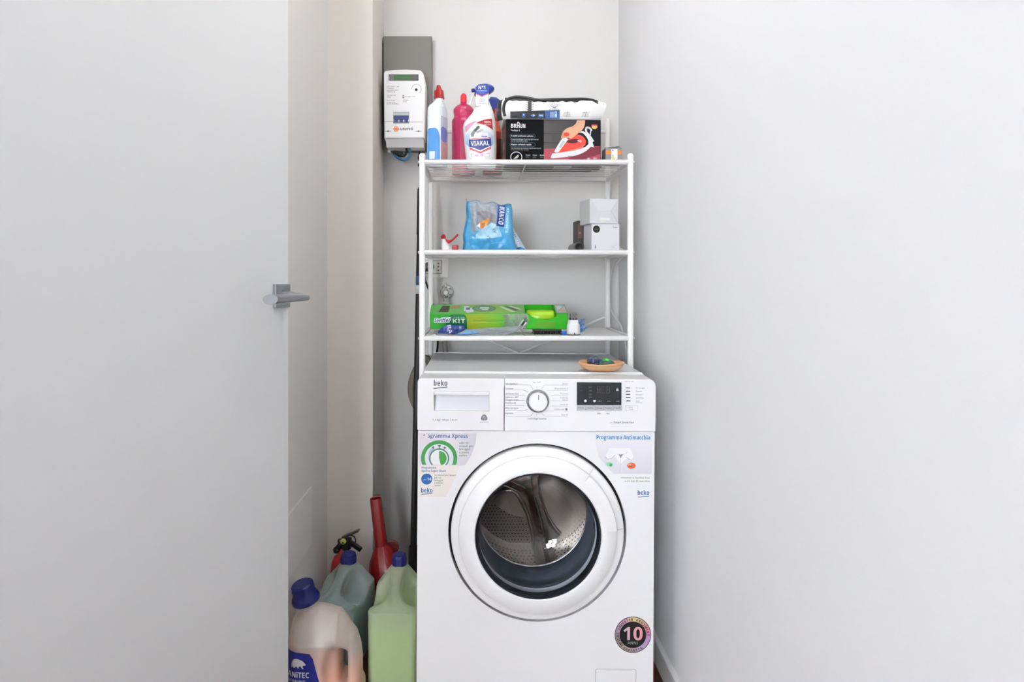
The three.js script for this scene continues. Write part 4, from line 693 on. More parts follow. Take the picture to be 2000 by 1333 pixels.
{
  // two white cartons stacked
  const low = thing('carton_box', 'lower white carton with a round black sticker, under another carton', 'box', [0.3915, T2, -2.095], 0.13, 'white cartons stacked on the middle shelf');
  part('carton', rbox(0.0905, 0.088, 0.086, 0.0012, 2), mat([226, 226, 230], 0.45), low, [0, 0.044, 0]);
  part('printed_panel', new THREE.PlaneGeometry(0.0895, 0.087), printed(180, 174, (g) => {
    g.fillStyle = '#e3e3e8'; g.fillRect(0, 0, 180, 174); disc(g, 31, 32, 23, '#0c0c0a'); txt(g, 'design', 31, 36, 12, '#6a6a48', { bold: 700, align: 'center', fit: 30 }); txt(g, 'Faro', 138, 24, 13, '#77787c', { bold: 700, fit: 30 });
    poly(g, [[24, 128], [30, 150], [18, 150]], '#8a8c92'); stroke(g, [[24, 132], [24, 158]], '#62646a', 2); stroke(g, [[128, 143], [150, 143]], '#85878c', 2.4); disc(g, 134, 143, 4, '#6a6c70', 2); g.fillStyle = '#f0f0f2'; g.fillRect(14, 164, 38, 10);
  }, 3, 0.45), low, [0, 0.044, 0.0432]);
  const up = thing('carton_box', 'upper white carton with folded end flaps, on top of another carton', 'box', [0.3835, T2 + 0.0884, -2.094], 0.20, 'white cartons stacked on the middle shelf');
  part('carton', rbox(0.0945, 0.078, 0.086, 0.0012, 2), mat([222, 223, 226], 0.45), up, [0, 0.039, 0]);
  const flap = (pts) => extrude(shapeOf(pts), 0.0014, 0.0004);
  part('end_flap', flap([[-0.046, 0.0770], [0.046, 0.0770], [0.022, 0.040], [-0.022, 0.040]]), mat([226, 227, 230], 0.45), up, [0, 0, 0.0428]);
  part('end_flap', flap([[-0.046, 0.001], [0.046, 0.001], [0.024, 0.0385], [-0.024, 0.0385]]), mat([220, 221, 225], 0.45), up, [0, 0, 0.0428]);
  part('end_flap', flap([[-0.0465, 0.003], [-0.0465, 0.0755], [-0.0235, 0.0395]]), mat([217, 218, 222], 0.45), up, [0, 0, 0.0426]);
  part('end_flap', flap([[0.0465, 0.003], [0.0465, 0.0755], [0.0235, 0.0395]]), mat([217, 218, 222], 0.45), up, [0, 0, 0.0426]);
  part('sticker', rbox(0.031, 0.009, 0.0004, 0.0002, 1), mat([240, 240, 240], 0.35), up, [0.003, 0.0145, 0.0446]);
  const dk = thing('carton_box', 'tall dark brown carton standing behind the white carton stack', 'box', [0.3425, T2, -2.20], 0.10);
  part('carton', rbox(0.038, 0.109, 0.06, 0.0012, 2), mat([52, 46, 46], 0.5), dk, [0, 0.0545, 0]);
  part('printed_panel', new THREE.PlaneGeometry(0.037, 0.108), printed(74, 216, (g) => { g.fillStyle = '#403a3a'; g.fillRect(0, 0, 74, 216); g.fillStyle = '#6a5048'; g.fillRect(0, 20, 34, 96); disc(g, 16, 80, 9, '#8a7a72'); }, 3, 0.5), dk, [0, 0.0545, 0.0302]);
  // hollow roll of dark film pointing at the camera
  const roll = thing('bag_roll', 'roll of dark plastic bags with open black core end', 'roll', [0.3145, T2 + 0.0155, -2.045], 0);
  const rr = part('film_roll', lathe([[0.0118, 0.002], [0.0150, 0.0], [0.0155, 0.004], [0.0150, 0.05], [0.0154, 0.116], [0.0118, 0.118]], 40), mat([74, 74, 76], 0.3, { clearcoat: 0.4 }), roll);
  const core = part('core', lathe([[0.0118, 0.118], [0.0116, 0.003], [0.0, 0.010]], 32), mat([10, 10, 11], 0.6), roll);
  for (const o of [rr, core]) { o.rotation.set(-Math.PI / 2, 0, 0); }
  roll.rotation.y = 0.04;
  // white power cord hanging behind the right end of the rack
  tag(struct('hanging_cable', tube([[0.398, T2 + 0.0045, -2.20], [0.43, T2 + 0.006, -2.17], [0.455, T2 + 0.016, -2.13], [0.478, T2 + 0.004, -2.14], [0.480, 1.155, -2.28], [0.474, 1.09, -2.375], [0.474, 1.03, -2.385], [0.480, 0.985, -2.37], [0.497, 0.935, -2.29], [0.506, 0.86, -2.25], [0.506, 0.5, -2.32], [0.498, 0.2, -2.36]], 0.0032, 120, 8), mat([232, 232, 233], 0.4)), 'white power cord hanging down behind the right end of the rack', 'cord');
  delete scene.children[scene.children.length - 1].userData.kind;
}

// ---------------------------------------------------------------- lowest shelf
{
  // long green mop kit box, tipped forward on what lies under it
  const b = thing('mop_kit_box', 'long green cleaning kit box with a cut-out showing the lime handle', 'box', [0.0615, 0.9585, -2.062]);
  b.rotation.x = 0.30;
  const L = 0.424, H = 0.051, D = 0.084, x0 = -L / 2, xs = 0.082, G = mat([62, 158, 44], 0.32);
  const face = (w, h, draw, s = 3) => printed(w, h, draw, s, 0.3, { clearcoat: 0.3 });
  part('carton', rbox(xs - x0, H, D, 0.0015, 2), G, b, [(x0 + xs) / 2, H / 2, 0]);
  const KIT = (g) => { g.fillStyle = '#2fa02c'; g.fillRect(0, 0, 186, 32); };
  const fw = xs - x0;
  part('printed_panel', new THREE.PlaneGeometry(fw - 0.002, H - 0.002), face(186, 32, (g) => {
    KIT(g); const q = g.createLinearGradient(60, 0, 150, 0); q.addColorStop(0, '#8aa61e'); q.addColorStop(0.35, '#93a81c'); q.addColorStop(0.8, '#6fae2a'); q.addColorStop(1, '#48a834'); g.fillStyle = q; g.fillRect(62, 0, 124, 32);
    curve(g, 'M30 32 C31 12 36 2 46 1 H66 C71 2 73 10 72 32 Z', '#0d6a3a');
    g.save(); g.translate(8, 17.5); g.font = 'italic 700 11px sans-serif'; g.scale(31 / g.measureText('Swiffer').width, 1); g.lineJoin = 'round'; g.strokeStyle = '#e9eef4'; g.lineWidth = 3; g.strokeText('Swiffer', 0, 0); g.fillStyle = '#1c3f7c'; g.fillText('Swiffer', 0, 0); g.restore(); curve(g, 'M24 8.6 L42 6.5 L37 9.5 Z', '#e9eef4');
    txt(g, 'STARTER', 43, 8.5, 4, '#9fc4b0', { fit: 25 }); txt(g, 'KIT', 43, 19.5, 13, '#e4efe4', { bold: 700, fit: 26 });
    stroke(g, [[84, 13], [120, 15], [186, 12]], '#55641c', 0.7); stroke(g, [[80, 19], [186, 16]], 'rgba(210,225,150,0.6)', 0.8);
  }, 5), b, [(x0 + xs) / 2, H / 2, D / 2 + 0.0003]);
  const top = part('printed_panel', new THREE.PlaneGeometry(fw - 0.002, D - 0.002), face(186, 54, (g) => {
    const q = g.createLinearGradient(0, 0, 186, 0); q.addColorStop(0, '#46a63c'); q.addColorStop(0.4, '#5fa845'); q.addColorStop(0.6, '#8fae32'); q.addColorStop(0.8, '#74ae40'); q.addColorStop(1, '#56a04a'); g.fillStyle = q; g.fillRect(0, 0, 186, 54);
    poly(g, [[22, 8], [38, 8], [35, 46], [16, 46]], '#2a1210'); poly(g, [[42, 10], [58, 6], [56, 20], [40, 26]], '#b06a4a');
    g.fillStyle = '#dfe2ee'; for (const r of [[66, 10, 10, 30], [76, 20, 9, 26], [70, 30, 9, 18]]) g.fillRect(...r); g.fillStyle = '#6a5a9a'; g.fillRect(70, 18, 8, 14);
    disc(g, 106, 24, 24, '#3f7a4c', 20); disc(g, 106, 24, 19, '#5a8a62', 14); g.fillStyle = '#d4e0d4'; g.fillRect(98, 16, 18, 8); g.fillRect(102, 28, 12, 6);
    poly(g, [[136, 12], [142, 10], [168, 44], [160, 46]], '#cfd2cc'); poly(g, [[146, 10], [152, 10], [176, 34], [168, 38]], '#4a4a48'); poly(g, [[154, 8], [160, 8], [182, 28], [176, 32]], '#c4c6c2');
  }, 4), b, [(x0 + xs) / 2, H + 0.0003, 0]); top.rotation.x = -Math.PI / 2;
  // cut-out end: low front, back board, floor and a closed end block
  const tw = L / 2 - xs;
  const fsh = shapeOf([]); fsh.moveTo(0, 0); fsh.lineTo(tw, 0); fsh.lineTo(tw, H); fsh.lineTo(tw - 0.034, H); fsh.bezierCurveTo(tw - 0.036, 0.036, tw - 0.050, 0.033, tw - 0.075, 0.033); fsh.bezierCurveTo(0.030, 0.033, 0.014, 0.040, 0.010, H); fsh.lineTo(0, H);
  part('cut_out_end', [extrude(fsh, 0.002, 0.0005).translate(xs, 0, D / 2 - 0.002), extrude(shapeOf([[0, 0], [tw, 0], [tw, H], [0, H]]), 0.002).translate(xs, 0, -D / 2), bx(xs, L / 2, 0, 0.002, -D / 2, D / 2), bx(L / 2 - 0.002, L / 2, 0, H, -D / 2, D / 2), bx(L / 2 - 0.034, L / 2, H - 0.002, H, -D / 2, D / 2), bx(L / 2 - 0.036, L / 2 - 0.034, 0.002, H, -D / 2, D / 2)], mat([50, 170, 30], 0.32), b);
  const pan = part('printed_panel', new THREE.PlaneGeometry(0.058, 0.020), face(60, 20, (g) => { g.fillStyle = '#5a9a26'; g.fillRect(0, 0, 60, 20); g.fillStyle = '#68b42c'; g.fillRect(0, 0, 60, 1); }), b, [xs + 0.061, 0.0155, D / 2 + 0.0004]);
  const pic = part('printed_panel', new THREE.PlaneGeometry(0.034, D - 0.004), face(40, 90, (g) => { g.fillStyle = '#7f8a80'; g.fillRect(0, 0, 40, 90); g.fillStyle = '#aab6bc'; g.fillRect(3, 6, 34, 76); disc(g, 22, 60, 13, '#c9a070', 12); disc(g, 16, 30, 10, '#c8d0d4', 14); stroke(g, [[2, 88], [38, 2]], '#6a7a70', 2); }), b, [L / 2 - 0.0175, H + 0.0004, 0]); pic.rotation.x = -Math.PI / 2;
  part('mop_handle', rod([xs + 0.004, 0.026, 0.004], [L / 2 - 0.037, 0.026, 0.004], 0.0225, 28), mat([158, 204, 34], 0.3), b);
  // torn shrink film still hanging on the middle of the box
  const torn = mat([222, 228, 222], 0.12, { transmission: 0.75, thickness: 0 });
  part('shrink_film', [pillow([[0.015, 0.012], [0.02, 0.035], [0.01, 0.050]], [[0.082, 0.004], [0.094, 0.03], [0.086, 0.052]], 0.004, { n: 24, m: 18, wr: 1.0, freq: 60 }).translate(0, 0, D / 2 + 0.003)], torn, b, [0, 0, 0], 'torn clear shrink film');
  const bar = (pts, m) => part('torn_edge', extrude(shapeOf(pts), 0.0008).translate(0, 0, D / 2 + 0.0085), m, b);
  bar([[0.062, 0.004], [0.067, 0.006], [0.082, 0.028], [0.076, 0.030]], mat([36, 38, 36], 0.5)); bar([[0.068, 0.003], [0.073, 0.005], [0.086, 0.026], [0.082, 0.028]], mat([232, 232, 230], 0.4)); bar([[0.058, 0.010], [0.061, 0.010], [0.077, 0.034], [0.074, 0.036]], mat([220, 220, 218], 0.4));

  // crumpled pouch of blue and clear film lying in front of and under the box
  const pc = thing('refill_pouch', 'crumpled navy and clear plastic pouch under the green kit box', 'pouch', [0, T3L, -1.996], 0);
  const k = 0.001553, q = (l) => l.map(([x, y]) => [(x - 935) * k, (655 - y) * k]);
  part('film', pillow(q([[843, 653], [846, 651], [850, 649], [856, 646], [866, 643]]), q([[985, 654], [1000, 648], [1012, 643], [1020, 638], [1026, 633]]), 0.006, { n: 60, m: 18, wr: 0.8, freq: 55, back: 0.3 }).translate(0, -0.004, 0), printed(190, 30, (g) => { g.fillStyle = '#dfe3e8'; g.fillRect(0, 0, 190, 30); }, 2, 0.12, { transmission: 0.75, thickness: 0, clearcoat: 0.5 }), pc);
  part('navy_panel', planarUV(pillow(q([[854, 651], [856, 646], [862, 640], [872, 634]]), q([[890, 653], [900, 649], [909, 643], [906, 635]]), 0.0085, { n: 26, m: 16, wr: 0.5, freq: 60 }), -0.13, 0, -0.04, 0.04).translate(0, 0, 0.0035), printed(90, 40, (g) => {
    g.fillStyle = '#16347c'; g.fillRect(0, 0, 90, 40); g.save(); g.translate(33, 8); g.rotate(1.35); txt(g, 'RA', 0, 0, 17, '#d8c8e8', { bold: 700, fit: 28 }); g.restore();
  }, 5, 0.22, { clearcoat: 0.5 }), pc, [0, 0, 0], 'navy printed part of the pouch');
  part('light_blue_panel', pillow(q([[888, 654], [892, 652], [904, 648], [912, 644]]), q([[915, 654], [930, 651], [936, 649], [930, 646]]), 0.0085, { n: 20, m: 12, wr: 0.5, freq: 60 }).translate(0, 0, 0.003), mat([104, 160, 206], 0.25, { clearcoat: 0.5 }), pc);
  // rest of the pouch lies flat under the box and carries it
  part('flat_film', pillow([[-0.14, -0.015], [-0.138, 0.02], [-0.142, 0.05], [-0.14, 0.07]], [[0.10, -0.015], [0.11, 0.02], [0.10, 0.05], [0.09, 0.07]], 0.0065, { wr: 0.2 }).rotateX(-Math.PI / 2).translate(0, 0.0075, -0.035), mat([150, 158, 168], 0.25), pc);

  // bristle brush under the right end of the box
  const br = thing('scrub_brush', 'black bristle brush under the right end of the green kit box', 'brush', [0.212, T3L, -2.035]);
  part('back', rbox(0.088, 0.010, 0.05, 0.004, 3), mat([26, 22, 26], 0.5), br, [0, 0.0135, -0.012]);
  const hair = [];
  for (let i = 0; i < 240; i++) { const x = -0.042 + 0.084 * rnd(), z = -0.034 + 0.05 * rnd(), d = 0.006 * (rnd() - 0.5); hair.push(rod([x, 0.010, z], [x + d, 0.0006, z + 0.010 * rnd()], 0.0006, 4)); }
  const hm = part('bristles', hair, mat([34, 30, 36], 0.5), br); hm.userData.kind = 'stuff';
  const cl = thing('peg', 'small blue plastic clip beside the foot of the plug adapter', 'clip', [0.2625, T3L, -2.015]);
  part('clip_body', [rbox(0.016, 0.005, 0.02, 0.0015).translate(0, 0.0027, 0), rbox(0.016, 0.005, 0.02, 0.0015).translate(0, 0.0087, 0), rod([-0.008, 0.0057, -0.004], [0.008, 0.0057, -0.004], 0.003, 10)], mat([20, 96, 190], 0.35), cl);

  // white round plug adapter standing with its pins up
  const ad = thing('plug_adapter', 'white round plug adapter standing with three metal pins up', 'plug adapter', [0.2890, T3L, -2.002], 0.1);
  part('housing', loft(smoothRows([[0, 0.0185, 0.0185], [0.002, 0.0200, 0.0200], [0.024, 0.0200, 0.0200], [0.034, 0.0190, 0.0190], [0.0365, 0.0165, 0.0165], [0.045, 0.0158, 0.0158], [0.0465, 0.0150, 0.0150]]), 48), mat([236, 236, 240], 0.3), ad);
  part('base_ring', lathe([[0.0202, 0], [0.0207, 0.001], [0.0207, 0.0035], [0.0200, 0.004]], 40), mat([110, 110, 106], 0.4), ad);
  part('vent', rbox(0.003, 0.006, 0.002, 0.0006, 1), M.black, ad, [-0.001, 0.006, 0.0197]);
  for (const x of [-0.0095, 0, 0.0095]) { const pin = part('pin', rod([x, 0.046, 0], [x, 0.066, 0], 0.0021, 12), mat([120, 120, 128], 0.25, { metalness: 1 }), ad); part('sleeve', rod([x, 0.046, 0], [x, 0.054, 0], 0.0026, 12), mat([60, 58, 78], 0.4), pin); }
  // wisp of blue film behind the adapter
  const wisp = thing('film_scrap', 'crumpled light blue film scrap behind the plug adapter', 'film scrap', [0.325, T3L, -2.05]);
  const kw = 0.0016, w2 = (l) => l.map(([x, y]) => [(x - 1139) * kw, (650 - y) * kw]);
  part('film', [pillow(w2([[1128, 650], [1127, 640], [1131, 630], [1128, 622]]), w2([[1142, 645], [1147, 637], [1143, 632], [1142, 620]]), 0.007, { n: 20, m: 20, wr: 1, freq: 80 }), pillow(w2([[1133, 634], [1136, 626]]), w2([[1147, 616], [1150, 614]]), 0.003, { n: 20, m: 8, wr: 1, freq: 90 }), pillow(w2([[1140, 640], [1140, 636]]), w2([[1147, 640], [1148, 637]]), 0.003, { n: 10, m: 6, wr: 1, freq: 90 })], mat([128, 164, 212], 0.2, { transmission: 0.4, thickness: 0 }), wisp);
}

// ---------------------------------------------------------------- on the washing machine: carved wooden dish and two pods
{
  const y = 0.8535, dish = thing('wooden_dish', 'small carved wooden dish on the washing machine', 'dish', [0.333, y, -1.782], 0.2);
  const g = lathe([[0, 0.0035], [0.030, 0.0045], [0.044, 0.010], [0.0545, 0.0195], [0.0575, 0.0225], [0.0600, 0.0215], [0.0605, 0.0185], [0.0540, 0.0075], [0.0430, 0.0008], [0.035, 0], [0, 0]].reverse(), 72, 0.9), p = g.attributes.position;
  for (let i = 0; i < p.count; i++) { const a = Math.atan2(p.getZ(i), p.getX(i)), r = 1 + 0.03 * Math.sin(2 * a + 0.6) + 0.012 * Math.sin(5 * a); p.setXYZ(i, p.getX(i) * r, p.getY(i) * (1 + 0.07 * Math.sin(2 * a + 0.4)), p.getZ(i) * r * 0.94); }
  g.computeVertexNormals();
  const grain = print(512, 128, (c) => { c.fillStyle = '#cfae88'; c.fillRect(0, 0, 512, 128); for (let i = 0; i < 150; i++) { c.strokeStyle = `rgba(${130 + rnd() * 90},${80 + rnd() * 60},${40 + rnd() * 40},0.16)`; c.lineWidth = 0.6 + rnd() * 3; const yy = rnd() * 128; c.beginPath(); c.moveTo(0, yy); c.bezierCurveTo(150, yy + 14 * (rnd() - 0.5), 360, yy + 20 * (rnd() - 0.5), 512, yy + 8 * (rnd() - 0.5)); c.stroke(); } });
  part('bowl', planarUV(g, -0.06, -0.005, 0.06, 0.03), new THREE.MeshPhysicalMaterial({ map: grain, roughness: 0.45 }), dish);
  const pod = (label, at, turn, a, b, sw) => {
    const o = thing('laundry_pod', label, 'laundry pod', at, turn);
    const q = new THREE.SphereGeometry(1, 40, 28), v = q.attributes.position;
    for (let i = 0; i < v.count; i++) { const x = v.getX(i), yy = v.getY(i), z = v.getZ(i), n = noise.noise(x * 2.2, yy * 2.2, z * 2.2 + turn) * 0.12, f = 1 / (Math.abs(x) ** 3 + Math.abs(z) ** 3 + Math.abs(yy) ** 3) ** (1 / 3); v.setXYZ(i, x * f * 0.0205 * (1 + n), yy * f * 0.0118 * (1 + n), z * f * 0.0185 * (1 + n)); }
    q.computeVertexNormals();
    part('gel', q, mat(a, 0.08, { clearcoat: 1, clearcoatRoughness: 0.05 }), o);
    const s = new THREE.SphereGeometry(1, 28, 20).scale(0.0135, 0.0095, 0.012);
    part('gel_top', s, mat(b, 0.08, { clearcoat: 1 }), o, sw);
    part('film_fold', [tube([[-0.017, 0.003, 0.009], [-0.006, 0.0098, 0.008], [0.006, 0.0108, 0.002], [0.016, 0.004, -0.006]], 0.0012, 24, 8), tube([[-0.018, 0.0, 0.0], [-0.013, -0.002, 0.015], [0.006, -0.001, 0.0185], [0.018, 0.001, 0.012]], 0.0011, 24, 8)], mat([150, 190, 205], 0.1, { transmission: 0.3, thickness: 0 }), o);
  };
  pod('navy laundry pod on the left in the wooden dish', [0.3165, y + 0.0220, -1.782], 0.35, [16, 22, 74], [14, 74, 92], [0.002, 0.0065, -0.004]);
  pod('green laundry pod on the right in the wooden dish', [0.3450, y + 0.0180, -1.768], -0.5, [8, 72, 58], [40, 178, 56], [-0.001, 0.0068, 0.001]);
}

// ---------------------------------------------------------------- back wall: meter, socket, valve, pipes
{
  const plate = thing('meter_plate', 'grey backing plate of the electricity meter high on the back wall', 'meter plate', [-0.258, 1.567, -2.42]);
  part('plate', rbox(0.176, 0.414, 0.05, 0.004, 3), M.grey, plate, [0, 0.207, 0.025]);
  part('plaster_chip', [rbox(0.010, 0.016, 0.03, 0.003).translate(-0.0868, 0.402, 0.03), rbox(0.006, 0.02, 0.02, 0.003).translate(-0.0862, 0.384, 0.03)], mat([226, 214, 184], 0.9), plate);
  const m = thing('electricity_meter', 'white electricity meter with green display and cable loop below', 'electricity meter', [-0.2585, 1.566, -2.369]);
  const W = 0.146, H = 0.268, D = 0.086;
  const sh = new THREE.Shape(); sh.moveTo(-W / 2 + 0.002, 0.026); sh.lineTo(W / 2 - 0.004, 0.026); sh.lineTo(W / 2, 0.20); sh.bezierCurveTo(W / 2 - 0.001, 0.235, W / 2 - 0.004, 0.255, W / 2 - 0.018, 0.264); sh.bezierCurveTo(0.02, H, -0.03, H, -W / 2 + 0.006, 0.262); sh.bezierCurveTo(-W / 2, 0.260, -W / 2, 0.250, -W / 2, 0.24);
  part('housing', [extrude(sh, D, 0.006), extrude(shapeOf([[0.0, 0.0], [0.055, 0.0], [0.080, 0.03], [0.0, 0.03]]), W - 0.014).rotateY(-Math.PI / 2).translate(W / 2 - 0.008, 0, 0)], M.whitePlastic, m);
  const face = printed(84, 136, (g) => {
    g.clearRect(0, 0, 84, 136); g.translate(-747, -131);
    const t = (s, x, y, f, c = 'rgba(120,118,114,0.9)', z = 3) => txt(g, s, x, y, z, c, { fit: f });
    ['2015 CERT1 - KM', 'Contatore', 'monofase 230V 5', 'classe B', '', 'Imp/kWh 1000', 'Matr.', '', 'Tipo 2 EN', 'Grado IP54', 'N. 07 2104 863'].forEach((s, i) => s && t(s, 754.5, 167 + i * 3.4, [24, 14, 23, 16, 0, 18, 9, 0, 16, 17, 24][i]));
    g.strokeStyle = 'rgba(170,168,164,0.7)'; g.lineWidth = 0.8; g.beginPath(); g.arc(813, 171, 9.4, Math.PI, 7.2); g.stroke();
    g.fillStyle = '#6a6a66'; g.fillRect(785.5, 182.5, 3, 6.5); g.fillStyle = '#d4d4d0'; g.fillRect(786.2, 184, 1.6, 3); t('gruppo rete', 790.5, 186.5, 20, 'rgba(90,90,88,0.9)'); t('contatto', 786, 193.5, 11); t('locale', 786, 196.5, 8);
    for (const [x, s] of [[757, 1], [817, -1]]) { disc(g, x, 254, 1.7, '#66645f'); stroke(g, [[x - 6, 254], [x + 6, 254]], '#8a8884', 1); }
    stroke(g, [[747, 235], [826, 236]], 'rgba(150,148,146,0.8)', 0.7);
    const C = [773, 249.5]; for (let i = 0; i < 6; i++) { const a = i * Math.PI / 3; g.strokeStyle = '#d9764a'; g.lineWidth = 1.4; g.beginPath(); g.arc(C[0] + 3.1 * Math.cos(a), C[1] + 3.1 * Math.sin(a), 1.9, 0, 7); g.stroke(); } disc(g, ...C, 1.6, '#e0835a');
    txt(g, 'unareti', 781, 252.3, 9, '#3c3c40', { bold: 700, fit: 25.5 });
  }, 8, 0.4, { transparent: true });
  part('face_print', new THREE.PlaneGeometry(0.1485, 0.2405), face, m, [-0.0006, 0.1475, D + 0.0004]);
  part('display', planarUV(rbox(0.104, 0.0215, 0.003, 0.0008, 1), -0.052, -0.0107, 0.052, 0.0107), printed(590, 124, (g) => {
    g.fillStyle = '#4b4e4a'; g.fillRect(0, 0, 590, 124); g.fillStyle = '#70736e'; g.fillRect(12, 12, 92, 100); g.fillStyle = '#4b4e4a'; for (const x of [42, 72]) g.fillRect(x, 12, 4, 100); g.fillRect(12, 60, 92, 4);
    g.fillStyle = '#3f6a3c'; g.fillRect(112, 10, 320, 104); g.fillStyle = '#585b56'; g.fillRect(432, 10, 146, 104);
  }, 1, 0.2), m, [-0.003, 0.2375, D + 0.0008], 'green meter display');
  part('optical_port', rod([0.041, 0.195, D], [0.041, 0.195, D + 0.002], 0.0048, 20), M.black, m);
  const bw = part('breaker', planarUV(rbox(0.056, 0.040, 0.003, 0.001, 1), -0.028, -0.02, 0.028, 0.02), printed(280, 200, (g) => { g.fillStyle = '#9aa0a2'; g.fillRect(0, 0, 280, 200); g.fillStyle = '#b9bdbd'; g.fillRect(6, 14, 268, 52); g.fillStyle = '#3a4050'; g.fillRect(6, 62, 268, 8); g.fillStyle = '#d4d4d0'; g.fillRect(6, 120, 268, 50); g.fillStyle = '#8a8c88'; g.fillRect(0, 170, 280, 30); }, 1, 0.35), m, [-0.0115, 0.0975, D + 0.0008]);
  part('toggle', [rbox(0.051, 0.013, 0.006, 0.002).translate(0, -0.001, 0.003), rbox(0.0125, 0.011, 0.004, 0.001).translate(-0.0175, -0.011, 0.002), rbox(0.011, 0.011, 0.004, 0.001).translate(0.0005, -0.011, 0.002), rbox(0.0115, 0.011, 0.004, 0.001).translate(0.018, -0.011, 0.002)], mat([22, 40, 110], 0.35), bw);
  part('cable', [tube([[0.012, 0.004, 0.045], [0.015, -0.012, 0.048], [0.013, -0.030, 0.05], [-0.004, -0.043, 0.05], [-0.026, -0.036, 0.046], [-0.043, -0.020, 0.036], [-0.048, -0.008, 0.024]], 0.0042, 50, 10)], mat([26, 84, 130], 0.45), m, [0, 0, 0], 'blue cable loop');
  part('cable', [tube([[0.001, 0.004, 0.04], [0.002, -0.014, 0.045], [-0.008, -0.028, 0.046], [-0.022, -0.024, 0.044], [-0.036, -0.018, 0.03], [-0.046, -0.012, 0.016]], 0.0046, 50, 10), rod([-0.045, -0.014, 0.030], [-0.012, -0.024, 0.042], 0.010, 14)], mat([16, 17, 22], 0.5), m, [0, 0, 0], 'black cable with connector');
  part('cable_tie', rbox(0.01, 0.008, 0.012, 0.002), mat([236, 234, 230], 0.4), m, [-0.062, -0.008, 0.022]);

  const hk = thing('wall_hook', 'small black T-shaped hook below the right corner of the meter', 'hook', [-0.2175, 1.535, -2.42]);
  part('hook_bar', [rod([-0.012, 0.044, 0.022], [0.012, 0.045, 0.022], 0.003, 10), rod([0.003, 0.044, 0.022], [-0.001, 0.016, 0.022], 0.0028, 10), rod([0, 0.042, 0], [0, 0.044, 0.022], 0.003, 10)], M.black, hk);
  part('hook_tip', [loft(smoothRows([[0, 0.003, 0.003], [0.008, 0.005, 0.004], [0.018, 0.0035, 0.003]])).translate(-0.001, 0.001, 0.022), rod([-0.003, -0.022, 0.022], [-0.0015, 0.004, 0.022], 0.0022, 8)], M.black, hk);

  const so = thing('wall_socket', 'white three module wall socket plate beside the left rear post', 'socket', [-0.171, 1.146, -2.42]);
  part('cover_plate', rbox(0.122, 0.082, 0.008, 0.003, 3), mat([226, 224, 220], 0.4), so, [0, 0, 0.004]);
  part('surround', extrude((() => { const s = roundedRect(-0.036, -0.0245, 0.036, 0.0245, 0.002); s.holes.push(roundedRect(-0.0345, -0.023, 0.0345, 0.023, 0.001, new THREE.Path())); return s; })(), 0.0016), mat([62, 62, 62], 0.5), so, [0, 0, 0.0075]);
  for (const x of [-0.0225, 0, 0.0225]) { const mo = part('outlet', rbox(0.0215, 0.045, 0.003, 0.001, 2), mat([232, 230, 228], 0.35), so, [x, 0, 0.0088]); if (x > 0) for (const y of [-0.0125, 0, 0.0125]) part('outlet_hole', rod([0, y, 0.0008], [0, y, 0.0018], 0.0028, 14), M.black, mo); }
  const pl = thing('power_plug', 'black power plug in the wall socket with cord running down to the washing machine', 'plug', [-0.1825, 1.146, -2.4082]);
  part('plug_body', [loft(smoothRows([[0, 0.019, 0.017], [0.012, 0.019, 0.017], [0.024, 0.012, 0.012], [0.034, 0.010, 0.010]])).rotateX(Math.PI / 2)], mat([34, 34, 36], 0.45), pl);
  part('cord', tube([[-0.006, -0.004, 0.028], [-0.012, -0.02, 0.036], [-0.012, -0.045, 0.034], [0.006, -0.10, 0.02], [0.018, -0.16, 0.015], [0.026, -0.22, 0.02], [0.034, -0.27, 0.03], [0.030, -0.33, 0.05], [0.024, -0.42, 0.06], [0.024, -0.9, 0.05]], 0.0036, 90, 8), M.black, pl);

  const va = thing('water_valve', 'chrome angle valve with round escutcheon under the wall socket', 'valve', [-0.119, 1.052, -2.42]);
  part('escutcheon', lathe([[0.012, 0.014], [0.020, 0.012], [0.0285, 0.004], [0.0295, 0], [0, 0]].reverse(), 48).rotateX(Math.PI / 2), M.chrome, va);
  part('valve_body', [rod([0, 0, 0.008], [0, 0, 0.050], 0.011, 24), rod([0, 0.010, 0.034], [0, -0.034, 0.034], 0.0105, 24), rod([0, -0.030, 0.034], [0, -0.046, 0.034], 0.0145, 6), new THREE.SphereGeometry(0.014, 24, 16).translate(0, 0, 0.036)], M.chrome, va);
  part('handle', [rod([0, 0.004, 0.048], [0, 0.036, 0.052], 0.0055, 16, 0.0045), rod([0, 0, 0.046], [0, 0, 0.057], 0.010, 20)], M.chrome, va);
  part('supply_hose', tube([[0, -0.044, 0.034], [0, -0.09, 0.036], [-0.005, -0.16, 0.04], [0.0, -0.22, 0.06], [0.0, -0.6, 0.07], [0.02, -0.8, 0.07]], 0.009, 60, 12), mat([150, 150, 152], 0.4), va);
  tag(struct('drain_hose', tube([[-0.165, 0.79, -2.29], [-0.185, 0.828, -2.285], [-0.215, 0.792, -2.27], [-0.2335, 0.735, -2.262], [-0.229, 0.688, -2.262], [-0.205, 0.640, -2.27], [-0.175, 0.600, -2.28], [-0.140, 0.55, -2.30], [-0.10, 0.30, -2.32]], 0.0115, 80, 16), M.hose), 'grey drain hose bulging out behind the left side of the washing machine', 'hose');
  delete scene.children[scene.children.length - 1].userData.kind;

  const mop = thing('mop', 'black mop pole leaning upright left of the washing machine', 'mop', [0, 0, 0]);
  const at = (y) => { const t = y / 1.40; return [-0.2075 + 0.0225 * t, y, -2.03 - 0.075 * t]; };
  part('pole', rod(at(0.001), at(1.375), 0.0103, 18), M.black, mop);
